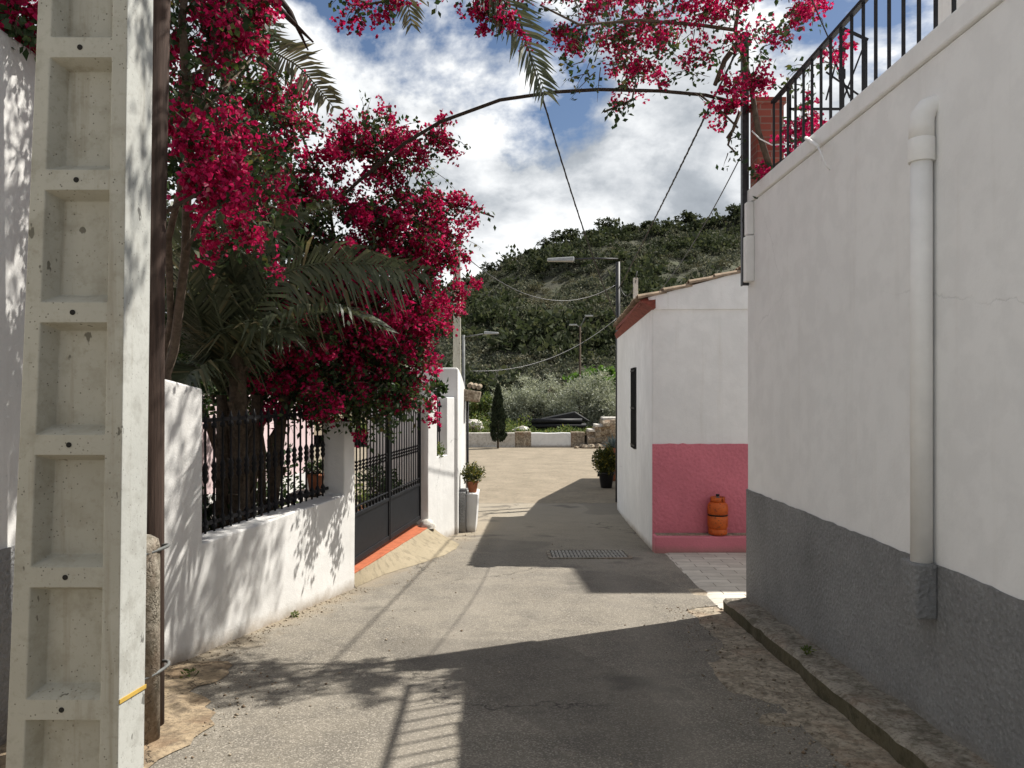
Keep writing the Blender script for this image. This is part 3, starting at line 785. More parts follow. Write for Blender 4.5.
n = 40; az = rng.uniform(0,6.28,n); el = rng.uniform(.2,1.4,n); ax = np.stack([np.cos(az)*np.cos(el), np.sin(az)*np.cos(el), np.sin(el)],1)
V, Q = leaves(np.tile(np.array([2.92,22.0,.06]),(n,1)), rng.uniform(.3,.5,n), .07, axis=ax*4, spread=.3); raw_mesh('foliage', V, Q, M['agave'], ag)

# garden inside
gg = MB().add([(-9,3.5,-.30),(-2.75,3.5,-.30),(-1.75,8.1,-.30),(-1.4,11.4,-.34),(-1.2,12.4,-.36),(-9,12.4,-.36)], [(0,1,2,3,4,5)])
struct(gg.build('garden_ground', M['gutter']))
gh = root('garden_house', (-5.2,8.5,-.3), 'pale pink house wall behind the garden railing', 'house')
MB().hexa([(-8,3.6,-.8),(-4.3,3.6,-.8),(-3.2,12.3,-.8),(-8,12.3,-.8),(-8,3.6,1.6),(-4.3,3.6,1.6),(-3.2,12.3,1.6),(-8,12.3,1.6)]).build('wall', M['pinkish'], gh, .02)
MB().hexa([(-4.28,3.7,-.8),(-4.26,3.7,-.8),(-3.16,12.2,-.8),(-3.18,12.2,-.8),(-4.28,3.7,.45),(-4.26,3.7,.45),(-3.16,12.2,.40),(-3.18,12.2,.40)]).build('dado', M['white'], gh)
for q, R_, n_, lab in (((-2.95,6.25,.45),(.35,.3,.75),1300,'tall dark shrub just behind the near end of the railing'), ((-2.75,7.15,.25),(.28,.3,.55),900,'lower dark shrub behind the middle of the railing'), ((-3.0,9.4,.4),(.35,.4,.7),1100,'dark shrub seen through the left leaf of the gate')):
    rt = root('garden_shrub', (q[0],q[1],-.32), lab, 'shrub')
    bush(q, R_, n_, .075, .04, M['leaf'], 'foliage', rt)
    b = MB()
    for i in range(4): b.tube([(q[0]+.03*i-.05,q[1],-.35),(q[0]+.1*math.cos(i*1.7),q[1]+.1*math.sin(i*1.7),q[2]+R_[2]*.5)], .012, 5)
    b.build('stems', M['bark'], rt)
tb = root('garden_table', (-2.25,8.6,-.33), 'small dark garden table behind the railing', 'table')
c = Vector((-2.25,8.6,-.33))
MB().box(c.x-.22,c.x+.22,c.y-.22,c.y+.22,c.z+.80,c.z+.84).build('tabletop', M['table_wood'], tb, .005)
for sx in (-1,1):
    for sy in (-1,1): MB().bar(c+Vector((sx*.18,sy*.18,0)), c+Vector((sx*.18,sy*.18,.8)), .03,.03).build('leg', M['table_wood'], tb)
potted('table_pot', (-2.22,8.6,.512), .10, .20, (.13,.13,.10), 260, .05, .025, M['leaf'], M['terracotta'], 'small terracotta pot standing on the dark garden table')
potted('garden_tub', (-2.0,11.2,-.35), .26, .46, (.3,.3,.3), 500, .07, .035, M['leaf'], M['black_plastic'], 'large black tub with a dark plant just inside the gate')
potted('garden_urn', (-2.15,10.3,-.35), .22, .42, (.24,.24,.18), 350, .06, .03, M['herb'], M['terracotta'], 'terracotta urn seen through the left half of the gate')
potted('garden_planter', (-1.85,11.75,-.35), .20, .36, (.2,.2,.2), 350, .06, .03, M['leaf'], M['terracotta'], 'terracotta planter near the far gate pier inside the garden')
potted('herb_pot', (-3.1,7.0,-.31), .17, .32, (.2,.2,.22), 350, .06, .03, M['herb'], M['terracotta'], 'terracotta pot with bright herbs beside the palm trunk')
# little fern growing in the slot
fe = root('wall_plant', P2+d2*.55+n2*.1+Vector((0,0,.65)), 'small light green plant growing on the grilled slot sill', 'plant')
q = P2+d2*.55+n2*.05+Vector((0,0,.72)); bush((q.x,q.y,q.z), (.10,.14,.12), 160, .05, .025, M['herb'], 'foliage', fe)

# far left neighbour wall
nw = root('neighbour_wall', (-2.7,3,0), 'tall white wall with grey base at the left edge behind the concrete pole', 'wall')
MB().hexa([(-3.4,-4,-.5),(-2.84,-4,-.5),(-2.635,4.35,-.8),(-3.4,4.35,-.8),(-3.4,-4,3.5),(-2.84,-4,3.5),(-2.635,4.35,3.5),(-3.4,4.35,3.5)]).build('wall', M['white'], nw, .02)
MB().hexa([(-2.839,-4,-.5),(-2.828,-4,-.5),(-2.622,4.36,-.5),(-2.633,4.36,-.5),(-2.839,-4,.83),(-2.828,-4,.83),(-2.622,4.36,.80),(-2.633,4.36,.80)]).build('dado', M['grey_dado'], nw)

# ------------------------------------------------------------------ concrete pole
cp = root('utility_pole', (-1.42,2.49,-.15), 'concrete utility pole with recessed panels in the left foreground', 'utility pole')
FY, PD, PT = 2.40, .172, 8.1
def pl(z): return -1.601 + .0427*(z-.42) if z < 3 else -1.601 + .0427*2.58 + .022*(z-3)
def pr(z): return -1.244 + .0128*(z-.42) if z < 3 else -1.244 + .0128*2.58 - .004*(z-3)
def yz(py): return CAMH - (py-HZ)/F*FY
b = MB()
zs = []                                      # recess spans
z = yz(1110)
spans = []
t0 = yz(700)
for k in range(-2, 18):
    lo = yz(700) + k*.4185; spans.append((lo, lo + .356))
def ring(z, y): return [(pl(z), y, z), (pr(z), y, z)]
zbot = -.6
edges = [zbot]
for lo, hi in spans: edges += [lo, hi]
edges.append(PT)
for face_y, sgn in ((FY, 1), (FY+PD, -1)):
    for i in range(len(edges)-1):
        a, c = edges[i], edges[i+1]
        L_a, R_a, L_c, R_c = pl(a), pr(a), pl(c), pr(c)
        if i % 2 == 0:
            b.add([(L_a,face_y,a),(R_a,face_y,a),(R_c,face_y,c),(L_c,face_y,c)], [(0,1,2,3)])
        else:
            wa, wc = (R_a-L_a), (R_c-L_c); dpt = .062*sgn
            o1 = [(L_a+wa*.16,face_y,a),(R_a-wa*.17,face_y,a),(R_c-wc*.17,face_y,c),(L_c+wc*.16,face_y,c)]
            ins = .012
            o2 = [(L_a+wa*.16+.028,face_y+dpt,a+.03),(R_a-wa*.17-.012,face_y+dpt,a+.03),(R_c-wc*.17-.012,face_y+dpt,c-.022),(L_c+wc*.16+.028,face_y+dpt,c-.022)]
            e = [(L_a,face_y,a),(R_a,face_y,a),(R_c,face_y,c),(L_c,face_y,c)]
            b.add(e+o1+o2, [(0,4,7,3),(1,2,6,5),(0,1,5,4),(3,7,6,2),(4,5,9,8),(5,6,10,9),(6,7,11,10),(7,4,8,11),(8,9,10,11)])
for i in range(len(edges)-1):
    a, c = edges[i], edges[i+1]
    b.add([(pl(a),FY,a),(pl(c),FY,c),(pl(c),FY+PD,c),(pl(a),FY+PD,a)], [(0,1,2,3)])
    b.add([(pr(a),FY,a),(pr(a),FY+PD,a),(pr(c),FY+PD,c),(pr(c),FY,c)], [(0,1,2,3)], 1)
b.add([(pl(PT),FY,PT),(pr(PT),FY,PT),(pr(PT),FY+PD,PT),(pl(PT),FY+PD,PT)], [(0,1,2,3)])
ob_ = b.build('shaft', [M['pole_concrete'], M['pole_side']], cp)
bm = bmesh.new(); bm.from_mesh(ob_.data); bmesh.ops.remove_doubles(bm, verts=bm.verts, dist=.0004); bmesh.ops.recalc_face_normals(bm, faces=bm.faces); bm.to_mesh(ob_.data); bm.free()
bv = ob_.modifiers.new('bevel','BEVEL'); bv.width = .006; bv.segments = 2; bv.limit_method = 'ANGLE'; bv.angle_limit = rad(40)
for i in range(2, 17):
    if spans[i-1][1] > PT-.3: break
    zc = (spans[i-1][1]+spans[i][0])/2; xc = (pl(zc)+pr(zc))/2 - .005
    MB().tube([(xc,FY-.002,zc),(xc,FY+.01,zc)], .0085, 12).build('bolt_hole_shade', M['band_hole_shade'], cp)  # dark disc on the face, painting the shade inside a bolt opening
s0, s1 = Vector((pr(.63)+.002, FY+.0, yz(702))), Vector((pr(.68)+.002, FY+PD, CAMH-(686-HZ)/F*(FY+PD)))
MB().bar(s0, s1, .003, .013, up=(0,0,1)).build('strap', M['yellow'], cp)
# wooden pole and its stub
wp = root('wooden_pole', (-2.02,4.2,zr(4.2)), 'dark brown wooden pole behind the concrete pole', 'pole')
MB().tube([(-2.03,4.2,-.5),(-2.03,4.2,1.0),(-2.025,4.2,2.2),(-1.985,4.2,4.0),(-1.95,4.2,6.5)], [.10,.10,.098,.095,.085], 18).build('shaft', M['wood'], wp)
sb = root('concrete_stub', (-1.95,4.0,zr(4)), 'round grey concrete stub strapped to the foot of the wooden pole', 'post')
MB().tube([(-1.95,3.98,-.4),(-1.95,3.98,.80),(-1.95,3.98,.84),(-1.95,3.98,.86)], [.098,.098,.09,.06], 18).build('post', M['kerb'], sb)
for z in (.76, .12):
    ringp = [(-1.97+.125*math.cos(a), 4.04+.17*math.sin(a), z + .03*math.cos(a)) for a in [2*math.pi*k/20 for k in range(21)]]
    MB().tube(ringp, .009, 6, cap=False).build('wire_tie', M['galv'], sb)

# ------------------------------------------------------------------ far posts, lamps, cables
lp = root('street_lamp', (2.44,17.5,-.87), 'street lamp on a thin dark pole beyond the tiled house', 'street lamp')
LX, LY = 2.44, 17.5
MB().tube([(LX,LY,-.9),(LX,LY,2.0),at(618,262,17.5)], [.06,.055,.05], 10).build('pole', M['dark_pipe'], lp)
MB().tube([at(618,259,17.5), at(600,258.5,17.5), at(574,259,17.5)], .02, 8).build('arm', M['dark_pipe'], lp)
c = at(561, 259.5, 17.5)
MB().hexa([c+Vector(v) for v in ((-.32,-.07,-.045),(.30,-.10,-.05),(.30,.10,-.05),(-.32,.07,-.045),(-.32,-.05,.025),(.30,-.07,.06),(.30,.07,.06),(-.32,.05,.025))]).build('lamp_head', M['lamp_white'], lp, .02)
MB().tube([at(618,372,16.9), at(618,330,16.9)], .035, 8).build('conduit', M['galv'], lp)
wpst = at(635.5, 278, 17.2)
rp = root('roof_mast', (wpst.x,17.2,-.87), 'white concrete mast rising just behind the clay tiled roof', 'mast')
MB().box(wpst.x-.05,wpst.x+.05,17.15,17.25,-.9,wpst.z).build('shaft', M['stone_white'], rp, .01)
MB().tube([(wpst.x,17.14,wpst.z-.02),(wpst.x+.02,17.1,wpst.z+.14)], .012, 6).build('hook', M['galv'], rp)
lx = at(457,250,14.8)
cpst = root('concrete_post', (lx.x,14.8,-.8), 'slim pale concrete post behind the white outbuilding', 'post')
MB().hexa([(lx.x-.085,14.72,-.9),(lx.x+.085,14.72,-.9),(lx.x+.085,14.88,-.9),(lx.x-.085,14.88,-.9),(lx.x-.065,14.74,lx.z),(lx.x+.065,14.74,lx.z),(lx.x+.065,14.86,lx.z),(lx.x-.065,14.86,lx.z)]).build('shaft', M['pole_concrete'], cpst, .008)
MB().tube([(lx.x+.06,14.8,lx.z-.12),(lx.x+.13,14.8,lx.z-.06)], .014, 6).build('hook', M['galv'], cpst)
l2 = at(463.5,335,22)
sl2 = root('far_street_lamp', (l2.x,22,-.87), 'second street lamp on a grey post behind the outbuilding', 'street lamp')
MB().tube([(l2.x,22,-.9),(l2.x,22,l2.z)], .045, 8).build('pole', M['galv'], sl2)
MB().tube([at(464.5,337,22), at(486,333.5,22)], .02, 6).build('arm', M['galv'], sl2)
c = at(491,333,22); MB().hexa([c+Vector(v) for v in ((-.2,-.07,-.04),(.22,-.06,-.03),(.22,.06,-.03),(-.2,.07,-.04),(-.2,-.05,.05),(.22,-.04,.02),(.22,.04,.02),(-.2,.05,.05))]).build('lamp_head', M['lamp_white'], sl2, .015)
fp = at(580,326,46)
fpo = root('distant_pole', (fp.x,46,-.4), 'distant grey pole with two small lamps in front of the hill', 'pole')
MB().tube([(fp.x,46,-.5),(fp.x,46,fp.z)], [.08,.055], 8).build('shaft', M['bark'], fpo)
for q, s in (((573,325),-1),((589,316),1)):
    p = at(*q, 46); MB().tube([(fp.x,46,fp.z-.1),(p.x-s*.2,46,p.z)], .03, 6).build('arm', M['galv'], fpo)
    MB().obox(p, (.24,0,0), (0,.1,0), (0,0,.05)).build('lamp_head', M['lamp_white'], fpo, .02)

def cable(a, b, sag, r, label, mat='cable', n=28, twist=0):
    a, b = Vector(a), Vector(b); P = []
    for i in range(n+1):
        t = i/n; p = a.lerp(b, t); p.z -= 4*sag*t*(1-t); P.append(p)
    m = MB().tube(P, r, 6)
    if twist:                                # a second strand spun round the carrier
        Q = []; k = n*10
        for i in range(k+1):
            t = i/k; p = a.lerp(b, t); p.z -= 4*sag*t*(1-t); an = i*.9
            Q.append(p + Vector((math.cos(an)*r*.8, 0, math.sin(an)*r*.8)))
        m.tube(Q, r*.6, 4)
    return tag(m.build('overhead_cable', M[mat]), label, 'cable', 'overhead cables')
cable((-1.35,2.48,8.0), (LX,17.45,3.30), .64, .011, 'thick twisted cable from the concrete pole to the right street lamp', twist=1)
cable((2.13,6.97,4.90), (LX,17.5,4.02), .05, .011, 'thick twisted cable from the steel post to the street lamp', twist=1)
cable(at(744,150,6.95), at(655,296,11.2), .12, .006, 'thin cable dropping from the steel post to the tiled roof', 'cable_grey')
cable((lx.x+.12,14.8,lx.z-.08), at(617,284,17.45), .62, .008, 'sagging twisted cable between the concrete post and street lamp', 'cable_grey', twist=1)
cable(at(617,318,17.4), at(470,371,14.5), .34, .008, 'lower sagging cable from the street lamp to the outbuilding', 'cable_grey', twist=1)
cable(at(619,284,17.5), (wpst.x,17.14,wpst.z-.06), .32, .010, 'short looped cable between street lamp and roof mast', 'cable_grey')
cable(at(380,322,24), at(466,337,22), .2, .012, 'dark cable running left from the lamp behind the outbuilding')
cable(at(812,0,6.2), at(838,60,6.9), .0, .006, 'thin wire slanting above the terrace railing')
cable((-1.35,2.48,8.0), (6.5,3.0,6.0), .3, .012, 'dark cable crossing high over the lane to the terrace house')

# ------------------------------------------------------------------ plaza end: low wall, garden, trees
ew = root('low_wall', at(530,447,36.2), 'low whitewashed stone wall across the end of the plaza', 'wall')
def wpoint(px): return (px-512)/F*36.0
segs = [(400,515,'stone_white'),(515,531,'rubble'),(531,571,'white'),(571,585,'rubble')]
for a, c, m in segs:
    x0, x1_ = wpoint(a), wpoint(c); nn = max(2, int((x1_-x0)/.35)); top = []
    for i in range(nn+1):
        top.append((x0+(x1_-x0)*i/nn, -.20 + .03*fbm(i*.9+a, 2) + (.05 if m == 'rubble' else 0)))
    MB().prism([(x0,-1.1),(x1_,-1.1)]+top[::-1], (0,36.0+.003*a%.01,0), (1,0,0), (0,0,1), (0,.4,0)).build('wall_section', M[m], ew, .03)
def rock_steps():
    sw = root('stone_steps', at(605,447,36), 'rough stone wall stepping up at the right of the plaza', 'steps')
    for i, (pa, pb, pt, yy) in enumerate([(587,600,432,35.6),(594,608,427,35.7),(602,640,420,35.8)]):
        x0, x1_ = wpoint(pa), wpoint(pb); zt_ = at(0,pt,yy).z
        so = MB().box(x0, x1_, yy, yy+1.2, -1, zt_).build('step', M['rubble'], sw)
        bm = bmesh.new(); bm.from_mesh(so.data); bmesh.ops.subdivide_edges(bm, edges=bm.edges, cuts=9, use_grid_fill=True)
        for v_ in bm.verts:
            w_ = v_.co + so.parent.location
            k_ = .16*mnoise.cell(w_*3.1) + .10*fbm(w_.x*2.4, w_.y*2.4, w_.z*2.4)
            v_.co.y -= k_; v_.co.z += .06*fbm(w_.x*3, w_.y*3, 7)
        bm.to_mesh(so.data); bm.free()
        MB().box(x0+.05, x1_+.02, yy+.05, yy+1.25, zt_, zt_+.12).build('cap', M['stone_white'], sw, .03)
    for k in range(22):
        x = random.uniform(wpoint(574), wpoint(606)); r = random.uniform(.06,.18); c = Vector((x, random.uniform(35.2,35.6), -.87+r*.4)); vs = []
        for i in range(5):
            for j in range(9):
                a = 2*math.pi*j/9; e = -math.pi/2+math.pi*i/4; rr = r*(1+.3*fbm(i+k*3.1, j*.8))
                vs.append((c.x+rr*math.cos(a)*math.cos(e)*1.2, c.y+rr*math.sin(a)*math.cos(e), c.z+rr*.8*math.sin(e)))
        o = MB().add(vs, [(i*9+j, i*9+(j+1)%9, (i+1)*9+(j+1)%9, (i+1)*9+j) for i in range(4) for j in range(9)]).build('rock', M['rubble'])
        tag(o, 'rough brown rock among the rubble at the foot of the stone steps', 'rock', 'rubble rocks below the steps')
rock_steps()
# soil terrace behind the low wall, rising to the hill
def back_soil():
    V = []; Q = []; X = ys(-60,80,2); Y = ys(36.3,60.3,1.5)
    for y in Y:
        for x in X: V.append((x, y, -.32 + .9*smooth((y-38)/22) + (.12*fbm(x*.5,y*.5) if y > 37 else 0)))
    w = len(X)
    for r in range(len(Y)-1):
        for i in range(w-1): Q.append((r*w+i, r*w+i+1, (r+1)*w+i+1, (r+1)*w+i))
    struct(raw_mesh('field', V, Q, M['soil'], None, True))
back_soil()
bs = root('covered_stack', at(550,433,38), 'low black sheet covered stack behind the low white wall', 'stack')
for i, (pa, pb, pyy) in enumerate([(529,588,431.5),(528,586,426),(529,582,421)]):
    a, c = at(pa,pyy,38), at(pb,pyy,38); MB().tube([a,c], .13, 10).build('roll', M['net'], bs)
MB().hexa([at(540,421,38.2),at(590,421,38.2),at(590,421,39.4),at(540,421,39.4),at(541,419,38.2),at(575,412,38.2),at(575,411,39.4),at(541,418,39.4)]).build('sheet', M['net'], bs, .04)

def foliage(name, blobs, n, L, W, mat, parent, surf=.5, up=.2):
    """leaf cloud in several ellipsoids; blobs: (centre, radii, share)"""
    Ps, Ax = [], []
    tot = sum(b[2] for b in blobs)
    for c, R, sh in blobs:
        k = int(n*sh/tot); nc = max(4, k//26)
        cc = unit(rng.normal(size=(nc,3))) * (rng.random((nc,1))**surf)
        idx = rng.integers(0, nc, k)
        q = cc[idx] + rng.normal(size=(k,3))*.16
        Ps.append(np.array(c) + q*np.array(R)); Ax.append(unit(q)*.9 + np.array([0,0,up]))
    P = np.concatenate(Ps); A = np.concatenate(Ax); k = len(P)
    V, Q = leaves(P, rng.uniform(.7,1.3,k)*L, rng.uniform(.7,1.3,k)*W, axis=A)
    return raw_mesh(name, V, Q, mat, parent)
def tree(name, base, h, blobs, n, L, W, mat, label, cat='tree', trunks=3, tr=.12, group=None):
    base = Vector(base); rt = root(name, base, label, cat, group)
    b = MB(); mid = base + Vector((0,0,h*.35))
    b.tube([base-Vector((0,0,.2)), base+Vector((.05,0,h*.15)), mid], [tr*1.3,tr,tr*.8], 9)
    for c, R, s in blobs[:8]:
        c = Vector(c); b.tube([mid, mid.lerp(c,.5)+Vector((random.uniform(-.1,.1),random.uniform(-.1,.1),.1)), c], [tr*.6,tr*.4,tr*.15], 6)
    b.build('trunk', M['bark'], rt)
    foliage('crown', blobs, n, L, W, mat, rt)
    return rt
def rblobs(px0, px1, py0, py1, Y, k, r, seed):
    rr = random.Random(seed); out = []
    for i in range(k):
        px = rr.uniform(px0, px1); top = py0 + (py1-py0)*(abs((px-(px0+px1)/2)/((px1-px0)/2))**2)*.6
        py = rr.uniform(top, py1); s = rr.uniform(.7,1.25)*r
        out.append((tuple(at(px,py,Y+rr.uniform(-r,r))), (s*1.1,s,s*.85), s**2))
    return out
tree('olive_tree', at(540,436,42), 3, rblobs(504,566,378,426,42,26,.75,1), 20000, .17, .045, M['olive'], 'silvery olive tree behind the low white wall, left of the pair')
tree('olive_tree', at(590,432,41), 3, rblobs(562,614,380,426,41,26,.75,2), 20000, .17, .045, M['olive'], 'silvery olive tree behind the stone steps, right of the pair')
tree('olive_tree', at(640,432,42), 3, rblobs(612,664,386,428,42,14,.85,5), 6000, .17, .045, M['olive'], 'silvery olive tree mostly hidden behind the tiled house')
tree('fig_tree', at(590,420,47), 3.4, rblobs(572,625,376,398,47,9,.75,3), 3200, .26, .17, M['fig'], 'bright green fig tree showing above the olive trees')
tree('leafy_tree', at(482,430,43), 2.4, rblobs(468,496,397,424,43,8,.6,4), 3600, .17, .09, M['herb'], 'small mid green tree between the outbuilding and the cypress')
# cypress
cyr = root('cypress', at(498,445.5,35.3), 'slender dark cypress standing in front of the low wall', 'tree')
cb = at(498,446,35.3)
MB().tube([cb-Vector((0,0,.1)), cb+Vector((0,0,.4)), cb+Vector((0,0,2.2))], [.05,.045,.02], 7).build('trunk', M['bark'], cyr)
n = 5200; t = rng.random(n)**.8; prof_ = np.interp(t, [0,.05,.25,.5,.75,.9,1], [.22,.33,.33,.27,.17,.09,.01]); az = rng.uniform(0,6.283,n)
rr_ = prof_*(.55+.45*rng.random(n)**.5)*(1+.16*np.sin(az*3+t*18)+.14*np.sin(az*2-t*41))
P = np.stack([cb.x+rr_*np.cos(az), cb.y+rr_*np.sin(az), cb.z+.16+t*2.6],1)
V, Q = leaves(P, rng.uniform(.10,.2,n), .05, axis=np.stack([np.cos(az)*.5,np.sin(az)*.5,np.full(n,2.2)],1), spread=.5)
raw_mesh('crown', V, Q, M['cypress'], cyr)
# ground cover behind the wall
n = 16000; X = rng.uniform(-9, 6, n); Yv = rng.uniform(36.5, 41, n); hgt = .12+.30*np.clip(np.array([fbm(x*.8, y*.8) for x, y in zip(X,Yv)])+.35,0,1.2)
hgt *= np.where(X < 1.0, 1.5, .7)
P = np.stack([X, Yv, -.35 + rng.random(n)*hgt*1.5],1); V, Q = leaves(P, rng.uniform(.08,.2,n), .07, axis=np.array([0,0,.8]))
o = raw_mesh('ground_cover', V, Q, M['herb']); o['kind'] = 'stuff'; o['label'] = 'weeds and low plants behind the low wall'
for i, (px, py, r) in enumerate([(474,424,.34),(479,428,.20),(522,431,.36),(514,432,.2)]):
    c = at(px,py,37.2); vs = []
    for a_i in range(6):
        for j in range(10):
            a = 2*math.pi*j/10; e = -math.pi/2+math.pi*a_i/5; rr = r*(1+.3*fbm(a_i+i*3.1, j*.8))
            vs.append((c.x+rr*math.cos(a)*math.cos(e)*1.3, c.y+rr*math.sin(a)*math.cos(e), c.z+rr*.7*math.sin(e)))
    o = MB().add(vs, [(q*10+j, q*10+(j+1)%10, (q+1)*10+(j+1)%10, (q+1)*10+j) for q in range(5) for j in range(10)]).build('boulder', M['stone_white'])
    tag(o, ['largest pale boulder beside the outbuilding drainpipe','small pale boulder left of the cypress','wide pale boulder beside the black covered stack','small pale boulder between cypress and black stack'][i], 'boulder')

# ------------------------------------------------------------------ hill
SK = [(-400,395),(0,372),(200,345),(330,320),(430,299),(470,288),(520,266),(560,252),(600,241),(640,234),(690,228),(740,222),(800,210),(900,200),(1100,205),(1500,260),(2200,380)]
HY = 110.0
def ridge(x):
    px = x/HY*F + CX
    for (a, b_), (c, d) in zip(SK, SK[1:]):
        if px <= c: 
            t = (px-a)/(c-a); py = b_ + (d-b_)*max(0,t); break
    else: py = 392
    return CAMH + (HZ-py)/F*HY
def hz(x, y):
    xe = x*HY/max(y,50.0)*.6 + x*.4
    R = ridge(xe); t = (y-52)/(HY-52)
    s = smooth(t*.92+.04) if t < 1 else 1.0 - .0*t
    s = max(0, t)**.9 if t < 1 else 1 - .25*smooth((y-HY)/70)
    return .3 + (R-.3)*s + 1.6*fbm(x*.05, y*.05)*min(1,max(0,t)*2) + .5*fbm(x*.2,y*.2)*min(1,max(0,t)*3)
def hill():
    X = ys(-110,150,2.0); Y = ys(52,190,2.0); V = []; Q = []
    for y in Y:
        for x in X: V.append((x,y,hz(x,y)))
    w = len(X)
    for r in range(len(Y)-1):
        for i in range(w-1): Q.append((r*w+i, r*w+i+1, (r+1)*w+i+1, (r+1)*w+i))
    struct(raw_mesh('hill', V, Q, M['hill'], None, True))
hill()
# scrub: prototypes of leaf clumps scattered into one mesh
def clump(n, seed, flat=.75):
    r = np.random.default_rng(seed); q = unit(r.normal(size=(n,3)))*(r.random((n,1))**.4); q[:,2] = np.abs(q[:,2])*flat
    q *= (1+.3*np.sin(q[:,[1,2,0]]*5+seed))
    return leaves(q, r.uniform(.16,.34,n), r.uniform(.12,.26,n), axis=unit(q)*.8+np.array([0,0,.3]), r=r)
protos = [clump(150, 20+i, [.7,.9,.6,1.0,.8][i]) for i in range(5)]
def scatter(name, count, rlo, rhi, mat, seed, xr, yr, thr, label):
    r = np.random.default_rng(seed); Vs, Qs = [], []; o = 0; k = 0; tries = 0
    while k < count and tries < count*12:
        tries += 1
        y = r.uniform(*yr); x = r.uniform(xr[0], xr[1])*y/HY
        if fbm(x*.09+seed, y*.09) < thr + r.normal()*.15: continue
        s = rlo + (rhi-rlo)*r.random()**2; V, Q = protos[r.integers(0,5)]
        a = r.uniform(0,6.283); ca, sa = math.cos(a), math.sin(a)
        R = np.array([[ca,-sa,0],[sa,ca,0],[0,0,1]])
        Vs.append((V@R.T)*np.array([s*r.uniform(.8,1.3), s*r.uniform(.8,1.3), s*r.uniform(.7,1.2)]) + np.array([x,y,hz(x,y)-.1*s])); Qs.append(Q+o); o += len(V); k += 1
    ob = raw_mesh(name, np.concatenate(Vs), np.concatenate(Qs), mat); ob['kind'] = 'stuff'; ob['label'] = label
scatter('scrub', 5200, .25, 1.25, M['scrub'], 3, (-55,85), (53,114), -.45, 'grey green scrub covering the hillside')
scatter('dark_scrub', 1300, .6, 2.6, M['scrub_dark'], 5, (-55,85), (54,114), .02, 'dark green bushes covering the hillside')
M['dry'] = leafm('dry_grass_blade', [(0,(.075,.075,.048)),(.6,(.12,.115,.072)),(1,(.20,.18,.12))], .25, .8, 1.0, .1)
scatter('dry_scrub', 1500, .25, .95, M['dry'], 8, (-55,85), (53,114), -.1, 'dry straw coloured tufts on the hillside')
# trees one can tell apart on the skyline
HT = [(470,.9),(492,1.5),(508,1.1),(528,1.7),(548,1.4),(565,2.2),(590,1.7),(611,2.3),(628,1.5),(648,2.0),(668,1.6),(690,2.1),(712,1.8),(733,2.3)]
names_ = ['lowest and leftmost','second from the left','third from the left','fourth from the left','fifth from the left','sixth from the left','seventh from the left','eighth from the left','seventh from the right','sixth from the right','fifth from the right','fourth from the right','third from the right','rightmost']
names_ = ['leftmost','second from the left','third from the left','fourth from the left','fifth from the left','sixth from the left','seventh from the left','seventh from the right','sixth from the right','fifth from the right','fourth from the right','third from the right','second from the right','rightmost']
proto_t = None
for i, (px, s) in enumerate(HT):
    s *= .78; y = 108 + (i*37 % 5); x = (px-CX)/F*y; z = hz(x,y) - .35*s
    if i < 3:
        rt = root('hill_tree', (x,y,z), '', 'tree', 'trees along the hill skyline')
        bl = [((x+random.uniform(-.5,.5), y+random.uniform(-.5,.5), z+random.uniform(.5,1.3)), (random.uniform(.4,.7),)*2+(random.uniform(.3,.55),), 1) for _ in range(7)]
        MB().tube([(x,y,z-.3),(x,y,z+.9)], [.12,.05], 6).build('trunk', M['bark'], rt)
        foliage('crown', bl, 1700, .17, .11, M['scrub_dark'], rt)
        if proto_t is None: proto_t = []
        proto_t.append(rt)
    else:
        src = proto_t[i % 3]; rt = src.copy(); C.objects.link(rt); rt.location = (x,y,z); rt.rotation_euler = (0,0,i*1.7)
        for ch in src.children:
            c_ = ch.copy(); C.objects.link(c_); c_.parent = rt
    rt.scale = (s*1.25,s*1.25,s)
    rt['label'] = 'bushy dark tree on the hill skyline, %s of the row' % names_[i]

